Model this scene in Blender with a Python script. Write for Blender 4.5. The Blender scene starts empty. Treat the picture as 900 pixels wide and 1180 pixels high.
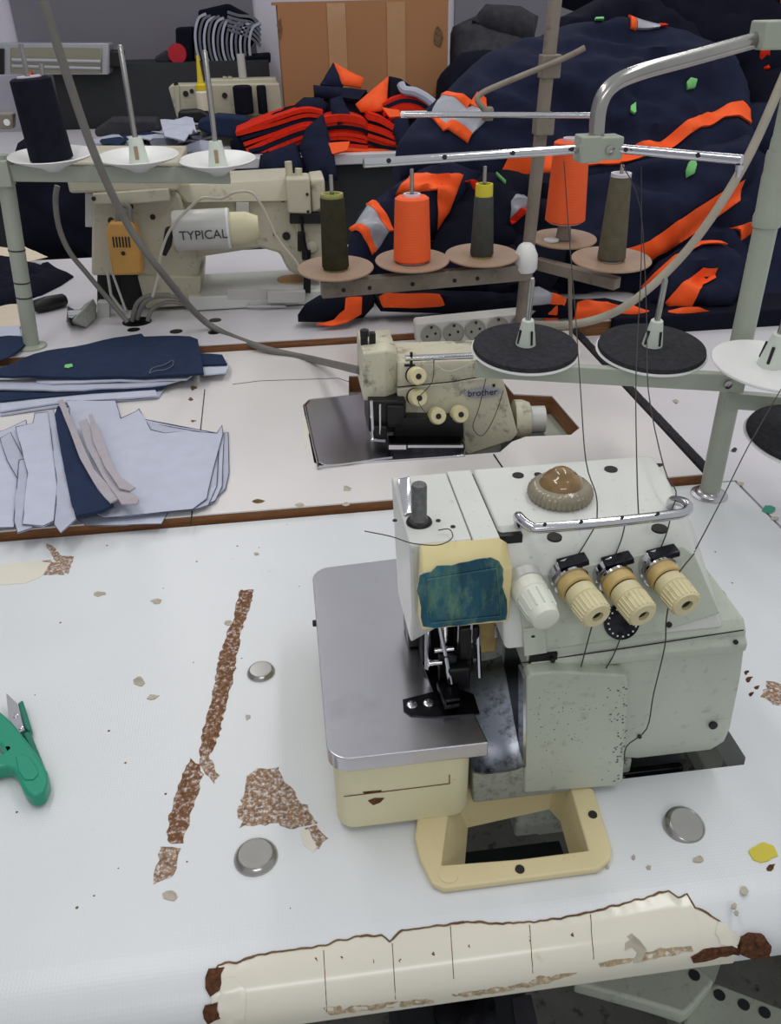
import bpy, bmesh, math, random
from mathutils import Vector, Matrix, noise
from mathutils.geometry import delaunay_2d_cdt
V=Vector
sc=bpy.context.scene; COL=sc.collection
R=math.radians
# ---------------------------------------------------------------- camera
FPX=960.; YAW=R(6.7); PITCH=R(31.6); ROLL=R(1.2); CAM=V((0,0,1.31))
FW=V((math.sin(YAW)*math.cos(PITCH),math.cos(YAW)*math.cos(PITCH),-math.sin(PITCH)))
_r=V((math.cos(YAW),-math.sin(YAW),0)); _u=_r.cross(FW)
RT=_r*math.cos(ROLL)-_u*math.sin(ROLL); UP=_r*math.sin(ROLL)+_u*math.cos(ROLL)
cd=bpy.data.cameras.new('camera'); cam=bpy.data.objects.new('camera',cd); COL.objects.link(cam)
cd.sensor_fit='VERTICAL'; cd.sensor_height=24; cd.lens=24*FPX/1180; cd.clip_start=.02
cam.matrix_world=Matrix(((RT.x,UP.x,-FW.x,CAM.x),(RT.y,UP.y,-FW.y,CAM.y),(RT.z,UP.z,-FW.z,CAM.z),(0,0,0,1)))
sc.camera=cam
def ray(px,py): return RT*((px-450)/FPX)-UP*((py-590)/FPX)+FW
def PZ(px,py,z=.76): d=ray(px,py); return CAM+d*((z-CAM.z)/d.z)
def PY(px,py,y): d=ray(px,py); return CAM+d*(y/d.y)
def PX(px,py,x): d=ray(px,py); return CAM+d*(x/d.x)
def PP(px,py,p0,n): d=ray(px,py); return CAM+d*((p0-CAM).dot(n)/d.dot(n))
# ---------------------------------------------------------------- materials
def lin(c):
    return tuple(((x/255)/12.92 if x/255<=.04045 else ((x/255+.055)/1.055)**2.4) for x in c)+(1,)
def mat(name,rgb,rough=.5,metal=0,var=.06,vs=30,dirt=None,dirt_amt=.0,dirt_scale=25,bump=0,bs=200,coat=0,stretch=None,emit=0,alpha=1,wave=None,trans=0,sheen=0):
    m=bpy.data.materials.new(name); m.use_nodes=True; nt=m.node_tree; N=nt.nodes; L=nt.links
    b=N['Principled BSDF']; b.inputs['Roughness'].default_value=rough; b.inputs['Metallic'].default_value=metal
    if rough>=.8: b.inputs['Specular IOR Level'].default_value=.15
    if coat: b.inputs['Coat Weight'].default_value=coat
    if trans: b.inputs['Transmission Weight'].default_value=trans
    if sheen: b.inputs['Sheen Weight'].default_value=sheen; b.inputs['Sheen Roughness'].default_value=.5
    tc=N.new('ShaderNodeTexCoord'); mp=N.new('ShaderNodeMapping'); L.new(tc.outputs['Object'],mp.inputs[0])
    if stretch: mp.inputs['Scale'].default_value=stretch
    n=N.new('ShaderNodeTexNoise'); n.inputs['Scale'].default_value=vs; n.inputs['Detail'].default_value=6; L.new(mp.outputs[0],n.inputs[0])
    c=lin(rgb); lo=tuple(max(0,x*(1-var)) for x in c[:3])+(1,); hi=tuple(min(1,x*(1+var)) for x in c[:3])+(1,)
    r=N.new('ShaderNodeValToRGB'); r.color_ramp.elements[0].position=.3; r.color_ramp.elements[1].position=.7
    r.color_ramp.elements[0].color=lo; r.color_ramp.elements[1].color=hi; L.new(n.outputs['Fac'],r.inputs[0])
    out=r.outputs[0]
    if dirt:
        n2=N.new('ShaderNodeTexNoise'); n2.inputs['Scale'].default_value=dirt_scale; n2.inputs['Detail'].default_value=9; n2.inputs['Roughness'].default_value=.72
        L.new(mp.outputs[0],n2.inputs[0])
        r2=N.new('ShaderNodeValToRGB'); t=.5+.24*(1-2*dirt_amt); 
        r2.color_ramp.elements[0].position=max(0,t-.06); r2.color_ramp.elements[1].position=min(1,t+.10)
        L.new(n2.outputs['Fac'],r2.inputs[0])
        mx=N.new('ShaderNodeMixRGB'); L.new(r2.outputs[0],mx.inputs[0]); L.new(out,mx.inputs[1]); mx.inputs[2].default_value=lin(dirt); out=mx.outputs[0]
    if wave:
        w=N.new('ShaderNodeTexWave'); w.bands_direction=wave[0]; w.inputs['Scale'].default_value=wave[1]; w.inputs['Distortion'].default_value=wave[3] if len(wave)>3 else 1
        L.new(mp.outputs[0],w.inputs[0])
        mx=N.new('ShaderNodeMixRGB'); mx.blend_type='MULTIPLY'; mx.inputs[0].default_value=wave[2]; L.new(out,mx.inputs[1]); L.new(w.outputs['Color'],mx.inputs[2]); out=mx.outputs[0]
    L.new(out,b.inputs['Base Color'])
    if bump:
        n3=N.new('ShaderNodeTexNoise'); n3.inputs['Scale'].default_value=bs; n3.inputs['Detail'].default_value=4; L.new(mp.outputs[0],n3.inputs[0])
        bp=N.new('ShaderNodeBump'); bp.inputs['Strength'].default_value=bump; bp.inputs['Distance'].default_value=.002
        L.new(n3.outputs['Fac'],bp.inputs['Height']); L.new(bp.outputs[0],b.inputs['Normal'])
    if emit: b.inputs['Emission Color'].default_value=c; b.inputs['Emission Strength'].default_value=emit
    if alpha<1: b.inputs['Alpha'].default_value=alpha
    return m
M={}
# white laminate with fine woven grain
def laminate(name,rgb,rough=.32):
    m=mat(name,rgb,rough,var=.03,vs=6,dirt=(150,140,128),dirt_amt=.04,dirt_scale=45)
    nt=m.node_tree; N=nt.nodes; L=nt.links; b=N['Principled BSDF']; tc=N['Texture Coordinate']
    w1=N.new('ShaderNodeTexWave'); w1.bands_direction='X'; w1.inputs['Scale'].default_value=120; w1.inputs['Distortion'].default_value=.6
    w2=N.new('ShaderNodeTexWave'); w2.bands_direction='Y'; w2.inputs['Scale'].default_value=120; w2.inputs['Distortion'].default_value=.6
    L.new(tc.outputs['Object'],w1.inputs[0]); L.new(tc.outputs['Object'],w2.inputs[0])
    a=N.new('ShaderNodeMath'); a.operation='MULTIPLY'; L.new(w1.outputs['Fac'],a.inputs[0]); L.new(w2.outputs['Fac'],a.inputs[1])
    bp=N.new('ShaderNodeBump'); bp.inputs['Strength'].default_value=.12; bp.inputs['Distance'].default_value=.0005
    L.new(a.outputs[0],bp.inputs['Height']); L.new(bp.outputs[0],b.inputs['Normal']); return m
M['lam']=laminate('white_laminate',(217,220,222)); M['lam2']=laminate('cream_white_laminate',(220,216,214)); M['lam3']=laminate('dull_white_laminate',(212,210,214))
M['wood']=mat('bare_board_edge',(134,88,52),.7,var=.3,vs=20,stretch=(1,1,14),dirt=(70,44,26),dirt_amt=.25,dirt_scale=30,bump=.4)
M['steel']=mat('brushed_steel',(200,198,204),.24,1,var=.05,vs=8,dirt=(186,184,188),dirt_amt=.3,dirt_scale=10)
M['chrome']=mat('chrome',(205,205,210),.12,1,var=.05)
M['rod']=mat('dull_chrome_tube',(170,168,164),.22,1,var=.1)
M['dsteel']=mat('oiled_dark_steel',(52,52,58),.3,1,var=.3,vs=60,dirt=(18,18,20),dirt_amt=.4)
M['black']=mat('black_oily_metal',(18,18,20),.45,.2,var=.4,vs=60)
M['mach']=mat('worn_grey_green_enamel',(182,188,174),.42,var=.06,vs=10,dirt=(150,154,146),dirt_amt=.25,dirt_scale=120,bump=.12,bs=90)
M['machtop']=mat('worn_white_enamel',(208,210,204),.4,var=.05,vs=10,dirt=(140,140,136),dirt_amt=.16,dirt_scale=140,bump=.1,bs=90)
M['machdirt']=mat('grimy_casting',(158,162,152),.5,var=.1,vs=18,dirt=(112,115,110),dirt_amt=.36,dirt_scale=170,bump=.2)
M['cream']=mat('yellowed_plastic',(214,208,172),.42,var=.05,vs=12,dirt=(150,132,96),dirt_amt=.1,dirt_scale=30)
M['yel']=mat('aged_yellow_plastic',(216,202,158),.4,var=.05,vs=18,dirt=(170,130,90),dirt_amt=.14,dirt_scale=40)
M['cover']=mat('yellow_cream_cover',(218,204,150),.4,var=.05,vs=14)
M['blue']=mat('smudged_teal_window',(30,84,104),.3,var=.55,vs=26,stretch=(1.6,1,.6),dirt=(96,136,116),dirt_amt=.42,dirt_scale=30,coat=.3)
M['knobw']=mat('white_plastic_knob',(222,224,210),.4,var=.04)
M['knob']=mat('cream_plastic_knob',(212,202,160),.4,var=.06,vs=60,dirt=(150,130,88),dirt_amt=.2,dirt_scale=80)
M['knoby']=mat('yellow_brown_knob_collar',(196,170,110),.45,var=.2,vs=60)
M['brass']=mat('smoky_amber_plastic',(132,104,62),.12,var=.25,vs=60,coat=.6)
M['dome']=mat('smoky_ribbed_rim',(140,132,112),.25,var=.15,vs=60,coat=.4)
M['stand']=mat('grey_green_paint',(158,164,150),.4,var=.04)
M['stand2']=mat('dusty_brown_grey_paint',(126,116,104),.5,var=.12,dirt=(90,80,70),dirt_amt=.3)
M['plateb']=mat('tan_plastic_plate',(156,130,108),.5,var=.08,vs=30)
M['platew']=mat('white_plastic_plate',(222,222,220),.4,var=.03)
M['felt']=mat('charcoal_foam_pad',(50,50,54),.95,var=.25,vs=160,bump=.5,bs=500,dirt=(110,108,110),dirt_amt=.05,dirt_scale=140)
M['holder']=mat('pale_mint_plastic',(208,216,204),.4,var=.03)
M['cable']=mat('grey_rubber_cable',(112,110,104),.5,var=.1)
M['wcable']=mat('pale_cable',(190,184,170),.45,var=.1)
M['hose']=mat('pale_grey_hose',(164,158,142),.45,var=.1)
M['m3']=mat('aged_cream_enamel',(188,182,160),.42,var=.06,vs=14,dirt=(110,102,84),dirt_amt=.22,dirt_scale=30,bump=.1)
M['m2']=mat('yellowed_cream_enamel',(194,190,168),.42,var=.06,vs=20,dirt=(96,92,80),dirt_amt=.3,dirt_scale=40,bump=.1)
M['motor']=mat('grey_motor_shell',(190,190,186),.35,var=.03)
M['ochre']=mat('ochre_plastic',(196,146,72),.45,var=.06)
M['navy']=mat('navy_cloth',(29,33,54),.9,var=.16,vs=40,bump=.3,bs=600)
M['navy2']=mat('dark_navy_cloth',(17,19,33),.92,var=.2,vs=20,bump=.3,bs=500)
M['navycut']=mat('cut_navy_fabric',(38,50,76),.9,var=.1,vs=50,bump=.3,bs=700)
M['lav']=mat('pale_lavender_lining',(190,194,210),.85,var=.04,vs=40,bump=.15,bs=500)
M['lav2']=mat('pale_blue_grey_lining',(178,182,198),.85,var=.05,vs=40,bump=.15,bs=500)
M['cut']=mat('dark_cut_edge',(70,76,98),.9,var=.2)
M['crm']=mat('pale_grey_facing',(172,166,172),.85,var=.05,vs=60,bump=.15)
M['paper']=mat('beige_paper',(214,200,180),.8,var=.04)
M['greyc']=mat('grey_cloth',(110,112,122),.9,var=.12,bump=.3,bs=500)
M['dgrey']=mat('dark_grey_cloth',(62,62,68),.9,var=.2,bump=.3,bs=300)
M['refl']=mat('silver_reflective_tape',(158,160,170),.4,var=.05,vs=200)
M['orange']=mat('neon_orange_cloth',(255,92,24),.75,var=.04,vs=60,bump=.15,emit=.0)
M['orange2']=mat('neon_orange_yarn',(255,98,38),.7,var=.05,vs=60,wave=('Z',160,.25,.8),bump=.3,bs=900)
M['red']=mat('red_orange_cloth',(222,48,26),.85,var=.12,vs=60,bump=.2)
M['green']=mat('green_sticker',(120,200,120),.6,var=.06)
M['yarn']=mat('dark_olive_yarn',(62,60,44),.8,var=.2,vs=60,wave=('Z',160,.35,.8),bump=.3,bs=900)
M['yarn2']=mat('grey_olive_yarn',(98,92,74),.8,var=.15,vs=60,wave=('Z',160,.3,.8),bump=.3,bs=900)
M['yarn3']=mat('slate_grey_yarn',(74,76,72),.8,var=.15,vs=60,wave=('Z',160,.3,.8),bump=.3,bs=900)
M['yarnn']=mat('navy_black_yarn',(20,22,36),.8,var=.2,vs=60,wave=('Z',160,.3,.8),bump=.3,bs=900)
M['ycore']=mat('yellow_plastic_core',(206,194,50),.45); M['gcore']=mat('olive_plastic_core',(150,150,84),.5); M['wcore']=mat('white_paper_core',(214,204,214),.5)
M['card']=mat('brown_cardboard',(168,122,86),.8,var=.03,vs=4); M['tape']=mat('glossy_packing_tape',(186,146,108),.2,var=.04,coat=.6)
M['wall']=mat('painted_wall',(214,210,222),.8,var=.02,vs=3); M['greywall']=mat('grey_painted_wall',(126,124,132),.8,var=.03,vs=3)
M['floor']=mat('dark_speckled_floor',(112,112,106),.5,var=.1,vs=30,dirt=(36,36,36),dirt_amt=.3,dirt_scale=40)
M['board']=mat('charcoal_board',(40,42,46),.6,var=.1)
M['thread']=mat('grey_sewing_thread',(70,66,64),.8)
M['lthread']=mat('pale_sewing_thread',(200,200,206),.8)
M['red2']=mat('red_yarn',(190,24,44),.7)
M['wear']=mat('exposed_brown_chipboard',(124,90,64),.85,var=.4,vs=260,dirt=(222,220,222),dirt_amt=.34,dirt_scale=260,bump=.4,bs=500)
M['wear2']=mat('heavily_speckled_chipboard',(140,110,84),.85,var=.4,vs=260,dirt=(220,218,218),dirt_amt=.42,dirt_scale=300,bump=.4,bs=500)
M['wear3']=mat('dark_exposed_chipboard',(92,60,42),.85,var=.4,vs=260,dirt=(60,36,24),dirt_amt=.4,dirt_scale=200,bump=.5,bs=500)
M['glue']=mat('grey_glue_residue',(176,168,152),.6,var=.2,vs=120)
M['film']=mat('cream_peeling_tape',(222,218,202),.18,var=.03,vs=14,dirt=(200,180,140),dirt_amt=.12,dirt_scale=18)
M['grime']=mat('brown_grime_line',(116,90,66),.8,var=.35,vs=90)
M['grime2']=mat('tan_grime',(170,150,120),.7,var=.3,vs=200,dirt=(214,208,190),dirt_amt=.4,dirt_scale=260)
M['tgreen']=mat('green_plastic',(24,142,112),.35,var=.05)
M['tgreen2']=mat('dark_green_plastic',(18,112,92),.35,var=.05)
M['lamp']=mat('heater_grille',(150,146,128),.25,.6,var=.15,stretch=(1,1,40),vs=6); M['lampf']=mat('grey_heater_frame',(176,178,184),.35,.4,var=.03)
M['sock']=mat('white_socket_plastic',(212,212,206),.4,var=.03); M['sockd']=mat('grey_socket_well',(158,156,148),.5,var=.08)
M['yplast']=mat('yellow_nozzle',(222,196,30),.4)
M['clear']=mat('milky_oil_bottle',(222,214,188),.35,var=.04)
M['ink']=mat('dark_print',(52,52,54),.6)
M['hole']=mat('dark_screw_hole',(26,24,22),.7)
M['white']=mat('white_print',(226,226,220),.6)
# ---------------------------------------------------------------- mesh builder
ROOT={}
def thing(name,label,cat,loc=(0,0,0),group=None):
    o=bpy.data.objects.new(name,None); COL.objects.link(o); o.location=loc; o.empty_display_size=.05
    o['label']=label; o['category']=cat
    if group:o['group']=group
    ROOT[o.name]=V(loc); return o
def tag(o,label,cat,group=None):
    o['label']=label;o['category']=cat
    if group:o['group']=group
    return o
class MB:
    def __init__(s): s.bm=bmesh.new()
    def _add(s,verts,faces):
        vs=[s.bm.verts.new(v) for v in verts]
        for f in faces:
            try: s.bm.faces.new([vs[i] for i in f])
            except ValueError: pass
        return vs
    def box(s,a,b,rot=None,piv=None):
        a=V(a);b=V(b)
        p=[V((x,y,z)) for x in(a.x,b.x) for y in(a.y,b.y) for z in(a.z,b.z)]
        if rot is not None:
            c=V(piv) if piv is not None else (a+b)/2
            p=[c+rot@(q-c) for q in p]
        s._add(p,[(0,1,3,2),(4,6,7,5),(0,4,5,1),(2,3,7,6),(0,2,6,4),(1,5,7,3)]); return s
    def hull(s,pts):
        vs=[s.bm.verts.new(V(p)) for p in pts]
        r=bmesh.ops.convex_hull(s.bm,input=vs)
        bad=[g for g in r['geom_interior'] if isinstance(g,bmesh.types.BMVert)]
        if bad: bmesh.ops.delete(s.bm,geom=bad,context='VERTS')
        return s
    def prism(s,pts,d):   # planar polygon (3D points) extruded by vector d
        d=V(d); n=len(pts); vs=s._add([V(p) for p in pts]+[V(p)+d for p in pts],[])
        s.bm.faces.new(vs[:n][::-1]); s.bm.faces.new(vs[n:])
        for i in range(n): s.bm.faces.new([vs[i],vs[(i+1)%n],vs[n+(i+1)%n],vs[n+i]])
        return s
    def lathe(s,prof,c,ax=(0,0,1),seg=32,flute=0,flute_n=0):
        c=V(c); ax=V(ax).normalized(); q=ax.to_track_quat('Z','Y')
        rings=[]
        for (r,h) in prof:
            if r<1e-6: rings.append([s.bm.verts.new(c+q@V((0,0,h)))])
            else:
                rr=[]
                for k in range(seg):
                    a=2*math.pi*k/seg; f=r*(1+(flute*(1 if (k*flute_n//seg*2)%2==0 and (k%(seg//flute_n) < seg//flute_n/2) else -1) if flute_n else 0))
                    rr.append(s.bm.verts.new(c+q@V((f*math.cos(a),f*math.sin(a),h))))
                rings.append(rr)
        for A,B in zip(rings,rings[1:]):
            for k in range(seg):
                k2=(k+1)%seg
                if len(A)==1 and len(B)==1: continue
                if len(A)==1: s.bm.faces.new([A[0],B[k],B[k2]])
                elif len(B)==1: s.bm.faces.new([A[k],B[0],A[k2]])
                else: s.bm.faces.new([A[k],A[k2],B[k2],B[k]])
        for A in (rings[0],rings[-1]):
            if len(A)>1: s.bm.faces.new(A)
        return s
    def tube(s,pts,r,seg=10,smooth=0,r2=None):
        pts=[V(p) for p in pts]
        if smooth: pts=spline(pts,smooth)
        n=len(pts); prev=None; rings=[]
        for i,p in enumerate(pts):
            t=(pts[min(i+1,n-1)]-pts[max(i-1,0)]).normalized()
            if prev is None: a=t.orthogonal().normalized()
            else:
                a=prev-t*prev.dot(t); a=a.normalized() if a.length>1e-6 else t.orthogonal().normalized()
            prev=a; b=t.cross(a); rr=r if r2 is None else r+(r2-r)*i/(n-1)
            rings.append([s.bm.verts.new(p+(a*math.cos(2*math.pi*k/seg)+b*math.sin(2*math.pi*k/seg))*rr) for k in range(seg)])
        for A,B in zip(rings,rings[1:]):
            for k in range(seg): s.bm.faces.new([A[k],A[(k+1)%seg],B[(k+1)%seg],B[k]])
        s.bm.faces.new(rings[0][::-1]); s.bm.faces.new(rings[-1]); return s
    def build(s,name,m,parent=None,bevel=0,seg=3,sharp=38,sub=0,structure=False):
        bm=s.bm; bmesh.ops.recalc_face_normals(bm,faces=bm.faces)
        me=bpy.data.meshes.new(name)
        if parent is not None: base=ROOT[parent.name]
        else:
            vs=[v.co for v in bm.verts]
            base=V(((min(v.x for v in vs)+max(v.x for v in vs))/2,(min(v.y for v in vs)+max(v.y for v in vs))/2,min(v.z for v in vs)))
            if structure: base=V((0,0,0))
        bmesh.ops.translate(bm,verts=bm.verts,vec=-base)
        bm.to_mesh(me); bm.free(); me.materials.append(M[m] if isinstance(m,str) else m)
        for p in me.polygons: p.use_smooth=True
        me.set_sharp_from_angle(angle=R(sharp))
        o=bpy.data.objects.new(name,me); COL.objects.link(o)
        if parent is not None: o.parent=parent
        else: o.location=base
        ROOT[o.name]=base
        if bevel:
            bv=o.modifiers.new('bevel','BEVEL'); bv.width=bevel; bv.segments=seg; bv.limit_method='ANGLE'; bv.angle_limit=R(35); bv.harden_normals=False
            for p in me.polygons: p.use_smooth=True
            me.set_sharp_from_angle(angle=R(89))
        if sub:
            sm=o.modifiers.new('sub','SUBSURF'); sm.levels=sub; sm.render_levels=sub
        if structure: o['kind']='structure'
        return o
def builds(s,name,m,parent,**k):
    """every loose piece becomes a mesh of its own"""
    bm=s.bm; seen=set(); out=[]
    for v in bm.verts:
        if v in seen: continue
        st=[v]; isl=[]; seen.add(v)
        while st:
            a=st.pop(); isl.append(a)
            for e in a.link_edges:
                b=e.other_vert(a)
                if b not in seen: seen.add(b); st.append(b)
        q=MB(); mp={a:q.bm.verts.new(a.co) for a in isl}
        fs=set(f for a in isl for f in a.link_faces)
        for f in fs: q.bm.faces.new([mp[a] for a in f.verts])
        out.append(q.build(name,m,parent,**k))
    bm.free(); return out
MB.builds=builds
def spline(pts,k):
    out=[]; n=len(pts)
    for i in range(n-1):
        p0=pts[max(i-1,0)];p1=pts[i];p2=pts[i+1];p3=pts[min(i+2,n-1)]
        for j in range(k):
            t=j/k
            out.append(.5*((2*p1)+(p2-p0)*t+(2*p0-5*p1+4*p2-p3)*t*t+(3*p1-p0-3*p2+p3)*t**3))
    out.append(pts[-1]); return out
def inside(p,poly):
    x,y=p; c=False; n=len(poly)
    for i in range(n):
        x1,y1=poly[i]; x2,y2=poly[(i+1)%n]
        if (y1>y)!=(y2>y) and x<(x2-x1)*(y-y1)/(y2-y1)+x1: c=not c
    return c
def segdist(p,poly):
    best=1e9; n=len(poly)
    for i in range(n):
        ax,ay=poly[i]; bx,by=poly[(i+1)%n]; dx=bx-ax;dy=by-ay; l=dx*dx+dy*dy or 1e-12
        t=max(0,min(1,((p[0]-ax)*dx+(p[1]-ay)*dy)/l)); q=(p[0]-ax-t*dx)**2+(p[1]-ay-t*dy)**2
        if q<best: best=q
    return math.sqrt(best)
def tri(outer,holes=(),step=.02,jag=0,seed=0):
    """constrained triangulation of a polygon with holes -> verts2d, tris, boundary loops"""
    rnd=random.Random(seed)
    loops=[]
    for lp in [outer]+list(holes):
        o=[]
        for i in range(len(lp)):
            a=V(lp[i]);b=V(lp[(i+1)%len(lp)]); k=max(1,int((b-a).length/step))
            for j in range(k):
                q=a+(b-a)*(j/k)
                if jag: q=q+V((rnd.uniform(-jag,jag),rnd.uniform(-jag,jag)))
                o.append((q.x,q.y))
        loops.append(o)
    vs=[];ed=[]
    for o in loops:
        b0=len(vs); vs+=o; ed+=[(b0+i,b0+(i+1)%len(o)) for i in range(len(o))]
    xs=[p[0] for p in loops[0]];ys=[p[1] for p in loops[0]]
    y=min(ys)+step/2; row=0
    while y<max(ys):
        x=min(xs)+(step/2 if row%2 else 0)
        while x<max(xs):
            p=(x+rnd.uniform(-.1,.1)*step,y)
            if inside(p,loops[0]) and segdist(p,loops[0])>step*.45 and not any(inside(p,h) or segdist(p,h)<step*.4 for h in loops[1:]): vs.append(p)
            x+=step
        y+=step*.87; row+=1
    r=delaunay_2d_cdt([V(p) for p in vs],ed,[],0,1e-7)
    ov=[(p.x,p.y) for p in r[0]]; T=[]
    for f in r[2]:
        c=(sum(ov[i][0] for i in f)/len(f),sum(ov[i][1] for i in f)/len(f))
        if inside(c,loops[0]) and not any(inside(c,h) for h in loops[1:]): T.append(tuple(f))
    return ov,T,loops
def sheet(poly2,fn,thick,holes=(),step=.02,jag=0,seed=0,mb=None):
    """closed slab over a 2-D polygon; fn(u,v,edge_dist)->(top point, unit normal)"""
    ov,T,loops=tri(poly2,holes,step,jag,seed)
    mb=mb or MB(); top=[];bot=[]
    for p in ov:
        P,n=fn(p[0],p[1],segdist(p,loops[0]))
        top.append(mb.bm.verts.new(P)); bot.append(mb.bm.verts.new(P-n*thick))
    cnt={}
    for f in T:
        mb.bm.faces.new([top[i] for i in f]); mb.bm.faces.new([bot[i] for i in f[::-1]])
        for i in range(len(f)):
            e=(f[i],f[(i+1)%len(f)]); cnt[e]=cnt.get(e,0)+1
    for (a,b) in list(cnt):
        if (b,a) not in cnt:
            try: mb.bm.faces.new([top[b],top[a],bot[a],bot[b]])
            except ValueError: pass
    return mb
def flat(px,z,thick,step=.02,jag=0,wr=0,seed=0,curl=0,xy=False,holes=()):
    """sheet lying on a horizontal plane, outline from photo pixels (or x,y metres)"""
    if xy: pts=[tuple(p) for p in px]; hs=holes
    else: pts=[tuple(PZ(p[0],p[1],z)[:2]) for p in px]; hs=[[tuple(PZ(p[0],p[1],z)[:2]) for p in h] for h in holes]
    def fn(u,v,e):
        h=wr*noise.noise(V((u*14+seed*7,v*14,seed))) if wr else 0
        if curl: h+=curl*max(0,1-e/.02)**2*noise.noise(V((u*30,v*30,seed+5)))
        return V((u,v,z+h)),V((0,0,1))
    return sheet(pts,fn,thick,hs,step,jag,seed)
def text(name,s,size,m,parent,loc,rot,ext=.0003,sx=1):
    c=bpy.data.curves.new(name,'FONT'); c.body=s; c.size=size; c.extrude=ext; c.align_x='CENTER'; c.align_y='CENTER'
    o=bpy.data.objects.new(name+'_tmp',c); COL.objects.link(o); dg=bpy.context.evaluated_depsgraph_get(); dg.update()
    me=bpy.data.meshes.new_from_object(o.evaluated_get(dg)); bpy.data.objects.remove(o); me.name=name
    t=bpy.data.objects.new(name,me); COL.objects.link(t); me.materials.clear(); me.materials.append(M[m])
    t.parent=parent; t.location=V(loc)-ROOT[parent.name]; t.rotation_euler=rot; t.scale=(sx,1,1); ROOT[t.name]=V(loc); return t
def rrect(x0,x1,y0,y1,r,k=5,rs=None):
    rs=rs or (r,)*4; o=[]
    for (cx,cy,a0,rr) in ((x1-rs[0],y1-rs[0],0,rs[0]),(x0+rs[1],y1-rs[1],90,rs[1]),(x0+rs[2],y0+rs[2],180,rs[2]),(x1-rs[3],y0+rs[3],270,rs[3])):
        for j in range(k+1):
            a=R(a0+90*j/k); o.append((cx+rr*math.cos(a),cy+rr*math.sin(a)))
    return o
# ---------------------------------------------------------------- setting
MB().box((-3,-1.2,-.02),(4,5.35,0)).build('floor','floor',structure=True)
MB().box((-3,5.3,0),(4,5.4,3.2)).build('wall_back','wall',structure=True)
MB().box((-3.1,-1.2,0),(-3,5.4,3.2)).build('wall_left','wall',structure=True)
# grey recess panels between the white wall strips
def wallpanel(nm,x0,x1):
    MB().box((x0,5.27,0),(x1,5.3,3.2)).build(nm,'greywall',structure=True)
xa=PY(19,40,5.27).x; xb=PY(296,60,5.27).x; xc=PY(524,40,5.27).x
wallpanel('trim_1',xa,xb); wallpanel('trim_2',xc,xc+2.6)
# ---------------------------------------------------------------- table 1
ZT=.76
def table_legs(t,x0,x1,y0,y1,z):
    for x in (x0,x1):
        mb=MB(); mb.box((x-.03,y0,0),(x+.03,y1,.04)); mb.box((x-.02,(y0+y1)/2-.03,.04),(x+.02,(y0+y1)/2+.03,z-.04)); mb.box((x-.03,y0+.03,z-.04),(x+.03,y1-.03,z))
        mb.build('table_leg','stand',t,bevel=.003)
def lip(s):  # arc position: s<0 flat, 0..1 rounded nose, >1 straight down
    if s<=0: return .345-s*.05,.76,V((0,0,1))
    if s<=1:
        a=s*math.pi/2; return .345-.04*math.sin(a),.76-.032*(1-math.cos(a)),V((0,-math.sin(a)*.032,math.cos(a)*.04)).normalized()
    return .305,.728-(s-1)*.02,V((0,-1,0))
def lipfind(px,py):
    best=None
    for i in range(-60,61):
        s=i/50*1.2; y,z,n=lip(s); p=PY(px,py,y); d=abs(p.z-z)
        if best is None or d<best[0]: best=(d,p.x,s)
    return best[1],best[2]
t1=thing('sewing_table','white laminate sewing table with rounded peeling front edge under the large overlock machine','table',(-.1,.6,0))
X0,X1=-.8,.563
holeA=[tuple(PZ(x,y,ZT)[:2]) for x,y in ((506,1002),(681,985),(660,912))]+[(.19,.442),(.345,.442),(.350,.449),(.350,.55),(.112,.55),(.076,.44)]
mb=sheet([(X0,.345),(X1,.345),(X1,.893),(X0,.893)],lambda u,v,e:(V((u,v,ZT)),V((0,0,1))),.032,holes=[holeA],step=.08)
prof=[lip(i/12)[:2] for i in range(13)]+[(.306,.720),(.312,.716),(.345,.716),(.346,.7599)]
vs=[[mb.bm.verts.new((x,y,z)) for (y,z) in prof] for x in (X0,X1)]
for i in range(len(prof)-1): mb.bm.faces.new([vs[0][i],vs[0][i+1],vs[1][i+1],vs[1][i]])
mb.build('tabletop','lam',t1)
table_legs(t1,-.6,.5,.4,.85,.726)
# peeling tape over the rounded edge
up=[(243,1126),(252,1112),(275,1108),(300,1099),(330,1095),(378,1090),(381,1085),(420,1079),(440,1078),(449,1084),(462,1074),(480,1071),(520,1065),(540,1063),(580,1065),(636,1061),(680,1052),(700,1046),(740,1036),(770,1027),(783,1034),(792,1030),(800,1046),(815,1053),(830,1062),(848,1083)]
ups=[lipfind(*p) for p in up]
def tapecol(x):
    for (a,sa),(b,sb) in zip(ups,ups[1:]):
        if a<=x<=b: return sa+(sb-sa)*(x-a)/(b-a+1e-9)
    return ups[0][1] if x<ups[0][0] else ups[-1][1]
mb=MB(); N_=150; xs=[ups[0][0]+(ups[-1][0]-ups[0][0])*i/N_ for i in range(N_+1)]; K=16; g=[];tops=[]
for x in xs:
    s0=tapecol(x)+.02*noise.noise(V((x*160,0,0))); col=[]
    for k in range(K+1):
        s=s0+(1.35-s0)*k/K; y,z,n=lip(s); col.append(V((x,y,z))+n*(.0009 if 0<k<K else .0001))
    g.append([mb.bm.verts.new(p) for p in col]); tops.append(V((x,lip(s0)[0],lip(s0)[1]))+lip(s0)[2]*.0006)
for i in range(N_):
    for k in range(K): mb.bm.faces.new([g[i][k],g[i][k+1],g[i+1][k+1],g[i+1][k]])
tp=mb.build('edge_tape','film',t1); tp['label']='cream peeling tape along the rounded front edge'
mb=MB()
def ribbon(mb,pts,w):   # thin irregular line on the surface
    mb.tube(pts,w,6)
for i in range(0,len(tops)-3,3):
    w=.0005+.0009*abs(noise.noise(V((i*.3,1,0)))); mb.tube(tops[i:i+4],w,6)
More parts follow.
